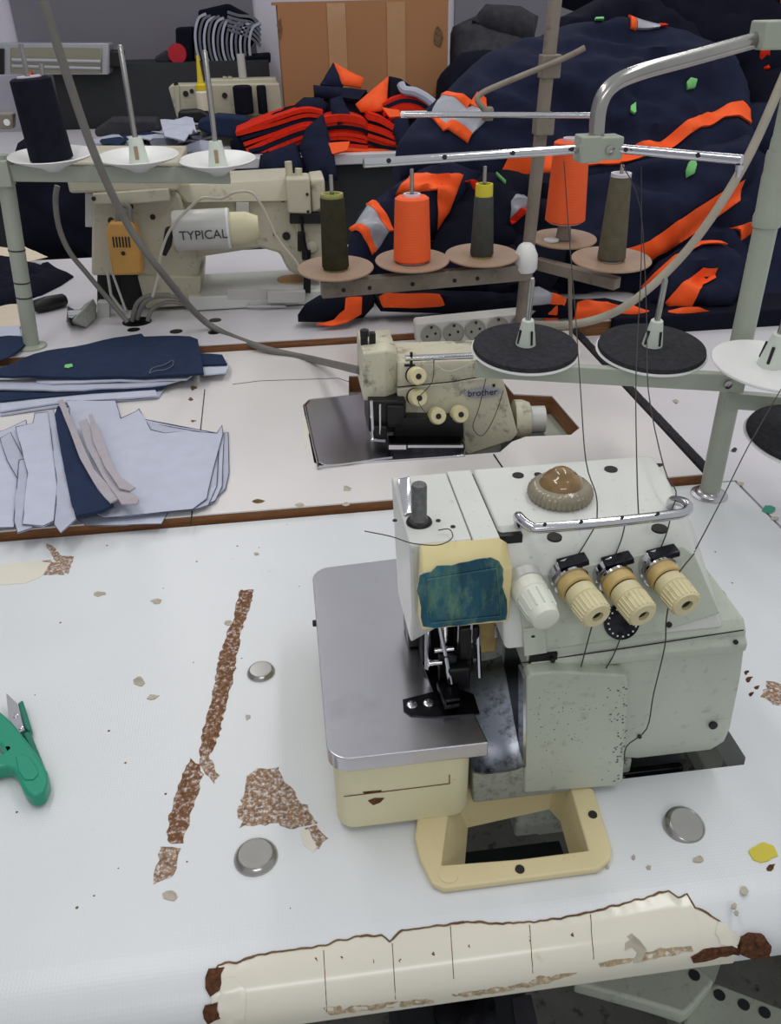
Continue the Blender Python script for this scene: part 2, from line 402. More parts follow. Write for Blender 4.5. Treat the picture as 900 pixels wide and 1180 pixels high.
for px,top,bot in ((373,1096,1165),(452,1088,1150),(519,1068,1128),(610,1066,1120),(680,1055,1105)):
    pts=[]
    for j in range(7):
        x,s=lipfind(px+j*.6,top+(bot-top)*j/6); y,z,n=lip(s); pts.append(V((x,y,z))+n*.0009)
    mb.tube(pts,.0003,5)
mb.build('grime_line','grime',t1)
def lipblob(pts,m,name,lab,th=.0016):
    mb=MB(); P_=[]
    for p in pts:
        x,s=lipfind(*p); P_.append((x,s))
    def fn(u,v,e):
        y,z,n=lip(v); return V((u,y,z))+n*(th+.0012*noise.noise(V((u*300,v*20,0)))),n
    P2=[(x,s) for x,s in P_]
    # scale s to metres for meshing
    def fn2(u,v,e): return fn(u,v/.06,e)
    sheet([(x,s*.06) for x,s in P2],fn2,th,step=.004,jag=.0008,seed=len(pts),mb=mb)
    o=mb.build(name,m,t1); o['label']=lab
lipblob([(240,1115),(258,1113),(252,1142),(243,1150),(237,1140)],'wear3','broken_edge','brown broken board at left end of the edge tape')
lipblob([(236,1158),(250,1152),(253,1172),(240,1179),(235,1172)],'wear3','broken_edge','dark brown chip at the lower left of the edge tape')
lipblob([(256,1128),(272,1126),(284,1140),(282,1178),(252,1178),(253,1145)],'film','tape_end','ragged white end of the edge tape')
lipblob([(852,1082),(862,1075),(878,1076),(886,1086),(884,1098),(862,1100),(850,1094)],'wear3','broken_edge','dark red-brown broken corner of the board edge',.004)
lipblob([(796,1100),(812,1092),(832,1090),(850,1088),(852,1098),(830,1101),(812,1106),(797,1108)],'wear3','broken_edge','brown broken board under the tape end')
lipblob([(720,1080),(728,1075),(738,1082),(743,1095),(738,1107),(728,1109),(733,1098),(728,1092),(719,1094)],'glue','tear_mark','curved tan tear in the edge tape',.0014)
lipblob([(826,1062),(836,1064),(852,1080),(848,1090),(830,1086),(822,1075)],'film','tape_flap','cream flap of tape at the right end',.0018)
for P_ in ([(372,1160),(400,1157),(425,1158),(445,1154),(470,1152),(500,1150),(500,1154),(470,1158),(430,1162),(380,1168)],[(520,1144),(560,1138),(610,1130),(622,1124),(650,1122),(650,1126),(610,1136),(560,1144),(524,1149)],[(690,1108),(730,1102),(760,1092),(796,1088),(797,1094),(760,1102),(720,1110),(692,1113)],[(640,1123),(664,1119),(664,1123),(642,1127)]):
    lipblob(P_,'grime2','grime_band','brown grime along the lower tape edge',.0011)
for c in ((395,1105),(462,1108),(430,1107),(610,1082),(660,1078),(365,1106),(500,1100),(540,1090)):
    lipblob([(c[0]-2,c[1]),(c[0],c[1]-2),(c[0]+2,c[1]),(c[0],c[1]+2)],'grime','grime_spot','small brown spot',.0011)
# worn patches and scraps on the top
WC=[0]
def wearp(px,m='wear',name='worn_patch',jag=.0012,step=.004,z=ZT,t=t1,th=.0003):
    if t is t1: WC[0]+=1; th+=WC[0]*.00002
    return flat(px,z+th,th*.9,step=step,jag=jag,seed=int(px[0][0])).build(name,m,t)
wearp([(277,680),(292,679),(289,700),(281,716),(277,735),(271,770),(262,810),(252,848),(242,870),(229,873),(233,845),(241,815),(247,790),(253,755),(262,728),(270,712),(272,697)])
wearp([(219,873),(231,882),(234,892),(226,918),(217,950),(211,972),(192,970),(195,940),(205,905)])
wearp([(186,975),(207,977),(204,995),(199,1012),(178,1017),(176,1008),(182,992)],'wear2')
wearp([(283,893),(300,885),(320,884),(332,905),(350,925),(367,950),(340,955),(318,950),(278,953),(276,935),(280,915)],'wear2',jag=.002)
wearp([(236,862),(252,893),(246,902),(228,880)],'wear2')
wearp([(350,955),(364,952),(376,966),(366,980),(356,968)],'wear2')
wearp([(345,957),(355,955),(365,976),(361,982),(350,974)],'film','tape_scrap',.0004)
wearp([(52,626),(60,629),(72,640),(84,642),(81,655),(78,661),(66,652)],'wear2')
wearp([(47,646),(60,645),(70,654),(74,662),(50,662)],'wear2')
wearp([(0,650),(46,646),(58,649),(48,664),(30,672),(0,674)],'film','tape_scrap',.0006)
wearp([(885,786),(905,788),(905,812),(893,812),(878,802)],'wear2',jag=.002)
for c,s in (((863,783),4),((872,792),3),((866,800),3),((860,775),3),((888,1000),5)): wearp([(c[0]-s,c[1]-s*.1),(c[0]-s*.2,c[1]-s*.6),(c[0]+s*1.1,c[1]-s*.9),(c[0]+s*.5,c[1]+s*.1),(c[0]+s*.2,c[1]+s*.6),(c[0]-s*.6,c[1]+s*.7)],'wear3','chip_mark',.0006,.002)
for c,w,h in (((115,684),8,4),((180,693),9,5),((161,785),9,7),((176,803),9,4),((196,1031),11,8),((263,717),6,4),((648,722-0),1,1),((285,826),4,4),((805,990),8,6),((858,1026),7,7),((846,1044),6,5),((849,1052),4,4),((730,988),3,4),((748,999),4,4),((700,999),3,3),((295,578+60),4,2)):
    rn=random.Random(int(c[0])); pts=[(c[0]+w*math.cos(a)*rn.uniform(.5,1),c[1]+h*math.sin(a)*rn.uniform(.5,1)) for a in [k*math.pi/4+.3 for k in range(8)]]
    if w>2: wearp(pts,'glue','glue_residue',.0004,.003)
o=wearp([(862,980),(880,970),(892,975),(897,986),(878,994),(868,990)],'ycore','sticker_remnant',.0005); o['label']='torn yellow sticker remnant'
rn=random.Random(4)
mb=MB()
for i in range(60):
    x,y=rn.uniform(-.3,.5),rn.uniform(.36,.88)
    if .0<x<.34 and .37<y<.6: continue
    r=rn.uniform(.0005,.0013); mb.lathe([(r,0),(r*.7,.0003),(0,.0003)],(x,y,ZT),seg=6)
o=mb.build('dirt_speck','grime',t1); o['kind']='stuff'
def cap(px,py,r,tilt=0):
    c=PZ(px,py,ZT); mb=MB(); ax=V((tilt*.12,-abs(tilt)*.3,1))
    mb.lathe([(r,-.002),(r,.0010),(r*.98,.0018),(r*.84,.0046),(r*.80,.0050),(r*.77,.0046),(0,.0046)],c,ax,48); return mb.build('steel_hole_cap','rod',t1)
cap(301,775,.0135); cap(295,988,.0165); cap(789,953,.0165,1)
# green and dark lint bits on the tables
# ---------------------------------------------------------------- right table
t4=thing('sewing_table','plain white table on the right beyond the stand pole flange','table',(1,.9,0))
flat([(.567,.3),(1.7,.3),(1.7,1.462),(.541,1.462),(.541,.897),(.567,.897)],ZT-.0006,.03,step=.1,xy=True).build('tabletop','lam3',t4)
table_legs(t4,.75,1.5,.35,1.35,.73)
for c,w,h,m in (((886,587),12,6,'tgreen'),((893,597),6,3,'glue'),((846,518),5,3,'dgrey'),((853,557),5,3,'glue'),((779,462),4,3,'glue'),((880,428),4,2,'dgrey'),((755,512),5,2,'dgrey')):
    rn=random.Random(int(c[0])); pts=[(c[0]+w*math.cos(a)*rn.uniform(.5,1),c[1]+h*math.sin(a)*rn.uniform(.5,1)) for a in [k*math.pi/4+.3 for k in range(8)]]
    wearp(pts,m,'lint_bit',.0004,.004,ZT+.0005,t4)
# ---------------------------------------------------------------- table 2
Z2=.772
t2=thing('sewing_table','white sewing table with brown board edges and cut-out holding the smaller overlock machine','table',(-.2,1.2,0))
hole2=[tuple(PZ(x,y,Z2)[:2]) for x,y in ((349,467),(356,460),(402,455),(402,433),(500,431),(580,440),(592,454),(636,456),(668,493),(658,501),(606,503),(590,509),(576,521),(372,538),(362,533))]
out2=[(-1.1,.899),(.52,.899),(.52,1.465),(-1.1,1.465)]
flat(out2,Z2-.002,.028,step=.07,xy=True,holes=[hole2]).build('board_core','wood',t2)
flat(out2,Z2,.0019,step=.07,xy=True,holes=[hole2]).build('laminate_top','lam2',t2)
table_legs(t2,-.9,.4,.95,1.4,.74)
mb=MB(); mb.tube([PZ(236,449,Z2)+V((0,0,.0002)),PZ(220,604,Z2)+V((0,0,.0002))],.0008,6); mb.tube([PZ(569,524,Z2)+V((0,0,.0002)),PZ(583,545,Z2)+V((0,0,.0002))],.0012,6)
mb.tube([PZ(268,443,Z2),PZ(300,439,Z2),PZ(390,436,Z2),PZ(402,440,Z2)],.0007,6)
mb.build('seam_line','hole',t2)
for c,w,h,m in (((297,578),9,4,'grime'),((400,563),7,4,'glue'),((345,582),7,3,'glue'),((398,581),5,3,'glue'),((222,447),6,4,'grime'),((220,460),4,3,'grime'),((222,485),4,2,'grime'),((745,542),16,4,'grime'),((760,536),8,3,'dgrey'),((352,495),5,22,'film')):
    rn=random.Random(int(c[0])); pts=[(c[0]+w*math.cos(a)*rn.uniform(.4,1),c[1]+h*math.sin(a)*rn.uniform(.4,1)) for a in [k*math.pi/5+.3 for k in range(10)]]
    wearp(pts,m,'wear_mark',.0006,.005,Z2,t2)
# foam strip along right end
mb=MB(); pts=[]
for i in range(60):
    y=.905+i*.0095; pts.append(V((.5295+.0012*noise.noise(V((y*60,0,0))),y,Z2-.004)))
mb.tube(pts,.009,8); 
tag(mb.build('foam_strip','felt'),'charcoal foam strip along the right end of the cut-out table','strip')
# ---------------------------------------------------------------- table 3
Z3=.785
t3=thing('sewing_table','white sewing table with brown front edge beneath the long-arm sewing machine','table',(-.2,1.8,0))
MB().box((-1.4,1.47,.757),(1.4,2.14,Z3-.002)).build('board_core','wood',t3)
MB().box((-1.4,1.47,Z3-.0019),(1.4,2.14,Z3)).build('laminate_top','lam3',t3)
table_legs(t3,-1.2,1.2,1.55,2.05,.757)
for c,w,h in (((248,369),7,3),((247,383),5,3),((154,380),9,3),((203,382),9,2)):
    p=PZ(c[0],c[1],Z3); MB().lathe([(.012,-.001),(.012,.0005),(0,.0009)],p,seg=20).build('oil_hole_cap','dsteel',t3)
# ---------------------------------------------------------------- table 4 (back)
t5=thing('back_table','far white worktable carrying the cardboard box and the scarlet cut pieces','table',(0,4,0))
MB().box((-1.7,3.62,.74),(2.4,4.75,.78)).build('tabletop','lam3',t5,bevel=.004)
MB().box((-1.6,3.70,.0),(2.3,3.73,.74)).build('dark_skirt','board',t5)
table_legs(t5,-1.5,2.2,3.75,4.6,.74)
# partition
pt=PY(180,73,4.85)
MB().box((PY(64,100,4.85).x,4.85,0),(PY(312,100,4.85).x,5.25,pt.z)).build('partition','board',structure=False)
o=bpy.data.objects['partition']; tag(o,'dark charcoal low partition in front of the grey wall panel','partition')
# ---------------------------------------------------------------- machine 1 : near overlock
m1=thing('overlock_sewing_machine','large worn grey-white overlock machine nearest the camera with teal-smudged yellow cover','sewing machine',(.19,.5,.76))
ZP=.845
# cloth plate
pl=[(.012,.660)]+[( .118,.419)]
A=rrect(.0,.118,.4195,.660,.014,6,(.002,.02,.016,.002))
A=[p for p in A if not (p[0]>.1 and p[1]>.6)]
A=A+[] 
# outline order: tr removed -> insert chamfered back-right
out=[p for p in rrect(.0,.118,.4195,.660,.014,6,(.001,.018,.016,.001))]
out=[(.084,.664) if (p[0]>.11 and p[1]>.65) else p for p in out]
o2=[]
for p in out:
    if not o2 or (abs(p[0]-o2[-1][0])+abs(p[1]-o2[-1][1]))>1e-5: o2.append(p)
o2=[p for p in o2]; 
# widen right side: straight back edge then in at mid
seq=[]
for p in o2:
    seq.append(p)
MB().prism([V((x,y,ZP-.014)) for x,y in seq],(0,0,.014)).build('cloth_plate','steel',m1,bevel=.0035,seg=4)
ex=MB().prism([V((x,y,ZP-.010)) for x,y in ((.09,.44),(.1115,.44),(.1115,.66),(.083,.66))],(0,0,.0095)).build('inner_plate','steel',m1)
c=MB(); c.prism([V((x,y,.764)) for x,y in rrect(.004,.1075,.4215,.64,.014,6)],(0,0,.067)).build('side_cover','cream',m1,bevel=.003)
mb=MB()
def onface(px,py,y=.4212): return PY(px,py,y)
mb.tube([onface(396,918),onface(470,909),onface(518,903)],.0004,6); mb.tube([onface(518,903),onface(518,893)],.0004,6)
mb.build('panel_groove','grime',m1)
mb=MB(); mb.prism([onface(424,923,.421),onface(432,920,.421),onface(443,920,.421),onface(438,925,.421),onface(430,928,.421)],(0,.0006,0)); mb.prism([onface(418,913,.421),onface(440,911,.421),onface(438,913,.421),onface(420,915,.421)],(0,.0006,0)); mb.build('scuff_mark','wear3',m1)
# black screw at plate left side
MB().lathe([(.003,0),(.003,.003),(0,.0035)],(.0,.585,.838),(-1,0,0),12).build('side_screw','black',m1)
# needle plate
npx=[(464,806),(500,797),(497,780),(484,757),(492,752),(512,780),(545,800),(552,822),(500,826),(473,825),(465,818)]
flat([(464,806),(499,797),(486,762),(495,756),(520,790),(546,800),(553,822),(500,826),(473,824),(465,818)],ZP+.0012,.0012,step=.01).build('needle_plate','dsteel',m1)
mb=MB()
for x,y in ((475,813),(494,811)):
    p=PZ(x,y,ZP+.0012); mb.lathe([(.0042,0),(.0042,.0012),(.0036,.0016),(0,.0016)],p,seg=16)
mb.builds('plate_screw','steel',m1)
# throat mechanism
mb=MB(); mb.box((.083,.51,.846),(.132,.56,.935)); mb.box((.098,.475,.845),(.116,.51,.868)); mb.box((.075,.53,.846),(.10,.56,.93)); mb.box((.108,.484,.868),(.124,.51,.9)); mb.build('looper_housing','black',m1,bevel=.002)
mb=MB(); mb.tube([(.098,.492,.868),(.098,.492,.935)],.0035,12); mb.tube([(.0865,.50,.85),(.0865,.50,.935)],.0028,12); mb.tube([(.108,.488,.86),(.108,.488,.93)],.0012,8); mb.tube([(.118,.486,.85),(.118,.486,.93)],.0022,8)
mb.tube([(.089,.486,.880),(.104,.486,.880)],.0025,10); mb.tube([(.084,.482,.871),(.094,.482,.871)],.003,10)
mb.tube([(.122,.47,.862),(.1235,.49,.896)],.002,8); mb.tube([(.1,.474,.855),(.094,.49,.90)],.0018,8)
mb.builds('needle_bar','chrome',m1)
mb=MB(); a=PZ(505,790,ZP+.008);
mb.prism([PZ(503,786,ZP+.009),PZ(512,814,ZP+.009),PZ(530,811,ZP+.009),PZ(528,786,ZP+.009)],(0,0,-.004)); mb.prism([PZ(503,786,ZP+.013),PZ(512,810,ZP+.013),PZ(515,810,ZP+.013),PZ(506,785,ZP+.013)],(0,0,-.006))
mb.tube([PZ(512,808,ZP+.011),PZ(530,805,ZP+.011)],.0018,8)
mb.box((.092,.480,.85),(.106,.486,.878)); mb.build('presser_foot','dsteel',m1,bevel=.0008)
MB().box((.124,.5,.86),(.142,.51,.925)).build('brass_guard',M['knoby'],m1,bevel=.001)
mb=MB(); mb.prism([PY(570,722,.478),PY(585,722,.478),PY(585,725,.478),PY(574,725,.478),PY(574,735,.478),PY(570,735,.478)],(0,.003,0)); mb.build('guard_bracket','chrome',m1)
# head (left arm) and top
mb=MB(); mb.hull([(.068,.472,.99),(.068,.57,.99),(.112,.472,.99),(.112,.57,.99),(.070,.474,.925),(.072,.57,.875),(.112,.475,.925),(.112,.57,.9),(.0715,.492,.885)]); mb.build('head_casing','machtop',m1,bevel=.0022)
MB().hull([(.1128,.471,.9895),(.1128,.572,.9895),(.1318,.471,.9895),(.1318,.572,.9895),(.1128,.475,.92),(.1128,.57,.9),(.1318,.475,.92),(.1318,.57,.9)]).build('head_middle_cover','machtop',m1,bevel=.0012)
MB().box((.072,.478,.925),(.150,.57,.986)).build('inner_frame','black',m1)
# yellow cover
mb=MB(); mb.hull([(.0735,.455,.9275),(.1375,.455,.9275),(.0745,.455,.974),(.1375,.455,.974),(.0745,.4715,.9905),(.1305,.4715,.9905),(.0735,.4715,.9275),(.1375,.4715,.9275),(.1375,.4715,.985)]); mb.build('front_cover','cover',m1,bevel=.002)
yc=bpy.data.objects['front_cover']; yc['label']='cream yellow plastic cover'
wpx=[(483,664),(490,660),(497,659),(503,652),(520,652),(540,647),(566,643),(574,647),(580,655),(579,676),(584,690),(584,714),(545,719),(500,724),(487,722),(484,712),(485,700),(481,680)]
f=lambda u,v,e:(V((u,.4545,v)),V((0,-1,0)))
w=sheet([(PY(x,y,.4545).x,PY(x,y,.4545).z) for x,y in wpx],f,.0006,step=.005,jag=.0006).build('smudged_window','blue',m1); w['label']='dark teal smudged window in the cover'
mb=MB(); fr=[(492,668),(572,655),(577,710),(497,718)]
for a,b in zip(fr,fr[1:]+fr[:1]): mb.tube([PY(*a,.4538),PY(*b,.4538)],.0005,6)
mb.build('window_rim',M['blue'],m1)
M['pin']=mat('knurled_grey_pin',(112,112,112),.35,.8,var=.2,vs=300,bump=.4,bs=900)
# pin and clip on head top
p=PZ(483,602,.99); MB().lathe([(.0065,0),(.007,.002),(.0062,.004),(.0056,.005),(.0056,.030),(.005,.0315),(0,.0315)],(p.x,p.y-.0,.99),seg=24).build('foot_lifter_pin','dsteel',m1)
bpy.data.objects['foot_lifter_pin'].data.materials[0]=M['pin']
MB().lathe([(.0095,0),(.009,.0015),(.007,.003),(0,.003)],(p.x,p.y,.9903),seg=20).build('pin_grommet','black',m1)
mb=MB(); mb.hull([PZ(458,552,1.0)+V((0,0,0)),PZ(472,549,1.0),PZ(478,590,.992),PZ(466,594,.992),PZ(458,552,.99),PZ(472,549,.99),PZ(478,590,.99)+V((0,0,-.001)),PZ(466,594,.99)+V((0,0,-.001))]); mb.build('top_clip','chrome',m1,bevel=.0012)
mb=MB()
for x,y in ((505,600),(522,607),(455,600)): mb.lathe([(.0018,0),(.0018,.0004),(0,.0004)],PZ(x,y,.9902),seg=10)
for x,y,r in ((597,548,.0045),(704,541,.0052),(620,547,.003),(639,619,.0052),(760,609,.0056)): mb.lathe([(r,-.001),(r,.0006),(0,.0007)],PZ(x,y,.9901),seg=20)
mb.builds('screw_hole','hole',m1)
# upper body with sloped front
nf=V((0,-(.972-.908),(.474-.447))).normalized(); pf=V((.2,.447,.908))
mb=MB(); mb.hull([(.1335,.486,.990),(.268,.486,.990),(.279,.535,.990),(.282,.572,.990),(.1335,.572,.990),
  (.1335,.474,.974),(.274,.474,.974),(.1335,.447,.908),(.300,.447,.908),(.1335,.57,.905),(.302,.57,.905),(.290,.50,.965)])
mb.build('upper_body','machtop',m1,bevel=.003,seg=3)
# knob panel, slightly raised
def PF(x,y,off=0): return PP(x,y,pf+nf*off,nf)
mb=MB(); mb.prism([PF(593,668),PF(785,628),PF(800,640),PF(828,706),PF(760,728),PF(606,752)],nf*.0022); mb.build('tension_panel','mach',m1,bevel=.0012)
mb=MB(); mb.prism([PF(602,724,.002),PF(628,720,.002),PF(630,752,.002),PF(604,756,.002)],nf*.0015); mb.build('small_panel','mach',m1,bevel=.001)
# lower body, right end shoulder
mb=MB(); mb.hull([(.150,.445,.905),(.150,.452,.912),(.317,.445,.905),(.317,.452,.912),(.319,.56,.912),(.150,.56,.912),(.150,.4445,.86),(.322,.4445,.86),(.15,.446,.802),(.252,.446,.802),(.327,.447,.80),(.325,.447,.785),(.316,.448,.776),(.252,.448,.776),(.15,.56,.77),(.32,.56,.776)])
mb.build('lower_body','mach',m1,bevel=.0035)
mb=MB(); mb.tube([PY(600,764,.4437),PY(650,757,.4437),PY(720,747,.4437),PY(857,726,.4437)],.0005,6); mb.build('panel_seam','hole',m1)
MB().hull([(.152,.4405,.896),(.318,.4405,.896),(.152,.4405,.890),(.318,.4405,.889),(.152,.447,.902),(.318,.447,.902),(.152,.447,.884),(.318,.447,.884)]).build('drip_ledge','mach',m1,bevel=.0015)
MB().lathe([(.012,-.004),(.012,.002),(.009,.004),(0,.004)],(.3195,.49,.895),(1,0,.0),24).build('end_cap','dsteel',m1)
mb=MB()
for x,y,r in ((848,740,.0018),(614,734,.0018),(737,849,.0016),(637,761,.0018),(771,720,.0022),(822,836,.0035)):
    p=PY(x,y,.4425 if y>735 else .446); p=PY(x,y,.4438) if y>800 else (PF(x,y,.0026) if y<737 else PY(x,y,.4403 if y<765 else .444))
    mb.lathe([(r,-.001),(r,.0008),(0,.001)],p,(0,-1,.1),12)
mb.builds('screw_hole','hole',m1)
# dark slot left of the door
MB().box((.1515,.4425,.888),(.172,.446,.904)).build('dark_slot','black',m1)
# door
pd=[PY(606,784,.431),PY(612,777,.431),PY(640,774,.431),PY(722,778,.431),PY(724,790,.431),PY(718,900,.431),PY(712,906,.431),PY(604,914,.431)]
MB().prism(pd,(0,.012,0)).build('front_door','mach',m1,bevel=.0015)
MB().prism([PY(603,782,.430),PY(606,780,.430),PY(606,884,.430),PY(603,886,.430)],(0,.014,0)).build('door_edge_strip','chrome',m1)
MB().prism([PY(545,886,.433),PY(620,880,.433),PY(712,900,.433),PY(712,905,.433),PY(640,915,.433),PY(545,926,.433)],(0,.11,0)).build('base_casting','machdirt',m1,bevel=.002)
rq=random.Random(5); mb=MB()
for i in range(70):
    x=722-abs(rq.gauss(0,9)); y=rq.uniform(792,900); r=rq.uniform(.0004,.0011); mb.lathe([(r,0),(r*.6,.0002),(0,.0002)],PY(x,y,.431),(0,-1,0),6)
for i in range(60):
    x=rq.gauss(640,22); y=rq.gauss(828,22)
    if 610<x<715 and 785<y<900: r=rq.uniform(.0003,.0007); mb.lathe([(r,0),(r*.6,.0002),(0,.0002)],PY(x,y,.431),(0,-1,0),6)
g_=mb.build('grime_fleck',mat('grey_grime',(104,106,108),.8),m1); g_['kind']='stuff'
# chute
mb=MB()
q=[V((.109,.428,.803)),V((.150,.428,.804)),V((.150,.515,.843)),V((.112,.515,.843))]
g=[]; 
for j in range(9):
    t=j/8; sz=t*t*(3-2*t); a=q[0].lerp(q[3],t); b=q[1].lerp(q[2],t); a.z=.803+.04*sz; b.z=.803+.04*sz
    g.append([a.lerp(b,k/6)+V((0,0,.004*(abs(k/3-1))**3)) for k in range(7)])
vv=[[mb.bm.verts.new(p) for p in r] for r in g]; v2=[[mb.bm.verts.new(p-V((0,0,.002))) for p in r] for r in g]
for j in range(8):
    for k in range(6):
        mb.bm.faces.new([vv[j][k],vv[j][k+1],vv[j+1][k+1],vv[j+1][k]]); mb.bm.faces.new([v2[j][k],v2[j+1][k],v2[j+1][k+1],v2[j][k+1]])
for k in range(6):
    mb.bm.faces.new([vv[0][k],v2[0][k],v2[0][k+1],vv[0][k+1]]); mb.bm.faces.new([vv[8][k],vv[8][k+1],v2[8][k+1],v2[8][k]])
for j in range(8):
    mb.bm.faces.new([vv[j][0],vv[j+1][0],v2[j+1][0],v2[j][0]]); mb.bm.faces.new([vv[j][6],v2[j][6],v2[j+1][6],vv[j+1][6]])
M['chute']=mat('dusty_steel_chute',(150,156,168),.3,1,var=.15,vs=20,dirt=(60,62,66),dirt_amt=.35,dirt_scale=60)
mb.build('waste_chute','chute',m1)
MB().box((.1495,.4335,.80),(.1535,.50,.885)).build('chute_wall','dsteel',m1)
MB().box((.112,.51,.80),(.155,.555,.90)).build('back_housing','machdirt',m1)
MB().box((.135,.50,.90),(.152,.545,.935)).build('throat_wall','mach',m1)
# oil pan below the hole
mb=MB(); mb.box((.155,.45,.69),(.25,.6,.773)); mb.build('oil_pan','machdirt',m1,bevel=.003)
MB().box((.23,.448,.752),(.296,.455,.758)).build('pan_rail','dsteel',m1,bevel=.001)
MB().box((.262,.47,.735),(.31,.60,.742)).build('pan_cover','board',m1)
# round sight cap and arrow
p=PZ(645,572,.99)
MB().lathe([(.0225,0),(.024,.003),(.0235,.007),(.021,.010),(.0185,.0115)],p,seg=72,flute=.03,flute_n=36).build('cap_rim','dome',m1)
MB().lathe([(.0165,.010),(.0155,.014),(.0115,.0185),(.009,.0195),(.0075,.022),(.004,.024),(0,.0245)],p,seg=32).build('sight_cap','brass',m1)
# chrome handle/thread guide rod
h=[PZ(599,600,.996),PZ(600,593,1.003),PZ(612,608,1.005),PZ(618,608,1.005),PZ(700,601,1.005),PZ(770,594,1.005),PZ(790,590,1.005),PZ(793,583,1.005),PZ(778,575,1.001),PZ(775,579,.99)]
h=[PZ(598,604,.990),PZ(597,595,1.004),PZ(603,601,1.0055),PZ(613,608,1.0055),PZ(625,608.5,1.0055),PZ(700,602,1.0055),PZ(770,594,1.0055),PZ(788,591,1.0055),PZ(793,585,1.0055),PZ(788,579,1.005),PZ(775,577,1.000),PZ(773,584,.990)]
MB().tube(h,.0036,14,smooth=4).build('thread_guide_bar','chrome',m1)
mb=MB()
for x,y in ((628,607),(670,604),(717,599),(758,595)): mb.lathe([(.0012,0),(.0012,.0006),(0,.0006)],PZ(x,y-3,1.0095),(0,-.8,.6),10)
mb.builds('guide_hole','hole',m1)
# dial
p=PF(716,716,.0022); MB().lathe([(.0135,-.001),(.0135,.0018),(.012,.0024),(0,.0024)],p,nf,32).build('stitch_dial','dsteel',m1)
mb=MB(); qd=nf.to_track_quat('Z','Y')
for k in range(16):
    a=2*math.pi*k/16; cc=p+qd@V((.0107*math.cos(a),.0107*math.sin(a),.0026)); mb.box(cc-V((.0006,.0006,.0002)),cc+V((.0006,.0006,.0002)),rot=qd.to_matrix())
mb.build('dial_mark','white',m1)
# knobs
def knob(bx,by,tx,ty,white=False,L=.046):
    b=PF(bx,by,.002); t=PY(tx,ty,b.y-L*.93); ax=(t-b); Ln=ax.length; ax.normalize()
    k=Ln/.05
    if white:
        MB().lathe([(.0135,-.003),(.0135,.006*k),(.0115,.007*k)],b,ax,32).build('knob_collar','motor',m1)
        o=MB().lathe([(.0120,.005*k),(.0125,.007*k),(.0125,.018*k),(.0118,.019*k),(.0118,.021*k),(.0108,.040*k),(.0105,.0415*k),(.0095,.048*k),(.006,.0505*k),(0,.051*k)],b,ax,48).build('tension_knob','knobw',m1)
        o['label']='white ribbed tension knob'
        mb=MB(); q=ax.to_track_quat('Z','Y')
        for i in range(12):
            a=2*math.pi*i/12; mb.tube([b+q@V((.0116*math.cos(a),.0116*math.sin(a),.022*k)),b+q@V((.0106*math.cos(a),.0106*math.sin(a),.040*k))],.0009,6)
        mb.build('knob_rib','holder',o)
        return
    MB().lathe([(.013,-.003),(.013,.003*k),(.0105,.004*k),(.0105,.0065*k),(.0135,.0075*k),(.0135,.0095*k),(.010,.0105*k)],b,ax,32).build('tension_disc','chrome',m1)
    mb=MB(); u=b+V((.002,0,.011)); mb.box(u-V((.009,.007,.002)),u+V((.012,.004,.003)),rot=Matrix.Rotation(R(-12),3,'Y')); mb.build('thread_clip','dsteel',m1,bevel=.001)
    MB().lathe([(.0115,.009*k),(.0122,.011*k),(.0122,.019*k),(.011,.020*k)],b,ax,32).build('knob_collar','knoby',m1)
    MB().lathe([(.0104,.0195*k),(.0104,.022*k)],b,ax,32).build('knob_gap','black',m1)
    o=MB().lathe([(.0108,.0215*k),(.0114,.0225*k),(.0114,.031*k),(.0108,.0315*k),(.0112,.033*k),(.0105,.0475*k),(.0095,.0495*k),(.0042,.050*k),(.0042,.046*k),(0,.046*k)],b,ax,48).build('tension_knob','knob',m1)
    q=ax.to_track_quat('Z','Y'); mb=MB()
    for i in range(22):
        a=2*math.pi*i/22; mb.tube([b+q@V((.0112*math.cos(a),.0112*math.sin(a),.0325*k)),b+q@V((.0105*math.cos(a),.0105*math.sin(a),.0478*k))],.0007,5)
    mb.build('knob_rib','knob',o)
    MB().lathe([(.0040,.0465*k),(.0040,.0468*k),(0,.0468*k)],b,ax,16).build('knob_bore','hole',o)
knob(604,670,631,716,True,.042); knob(652,662,689,711); knob(703,660,742,710); knob(755,652,792,698)
# yellow chute frame in the table
fr_=[tuple(PZ(x,y,.766)[:2]) for x,y in ((478,966),(484,990),(498,1018),(512,1024),(560,1018),(690,1001),(703,990),(705,978),(684,910),(640,880),(560,890),(483,925))]
inn=[(.113,.400),(.175,.400),(.178,.440),(.113,.440)]
inn=[tuple(PZ(x,y,.766)[:2]) for x,y in ((509,997),(600,990),(678,980),(656,905),(640,890),(520,915))]
cf=thing('chute_frame','yellowed plastic waste chute frame screwed to the table in front of the near machine','frame',(.14,.4,.76))
flat(fr_,.7665,.006,step=.01,xy=True,holes=[inn]).build('rim','yel',cf,bevel=.0015)
mb=MB()
n=len(inn); lo=[(.112+(.172-.112)*( (x-.11)/.07 ), y) for x,y in inn]
cx=sum(p[0] for p in inn)/n; cy=sum(p[1] for p in inn)/n
tv=[mb.bm.verts.new((x,y,.7655)) for x,y in inn]; bv=[mb.bm.verts.new((cx+.004+(x-cx)*.80,cy+(y-cy)*.86,.728)) for x,y in inn]
for i in range(n): mb.bm.faces.new([tv[i],bv[i],bv[(i+1)%n],tv[(i+1)%n]])
mb.build('inner_wall','yel',cf)
mb=MB()
for x,y in ((599,1002),(683,939)): mb.lathe([(.0035,0),(.0033,.0012),(.002,.0014),(0,.0010)],PZ(x,y,.7665),seg=16)
mb.builds('frame_screw','hole',cf)
MB().box((.10,.385,.66),(.20,.46,.665)).build('dark_tray','board',cf)
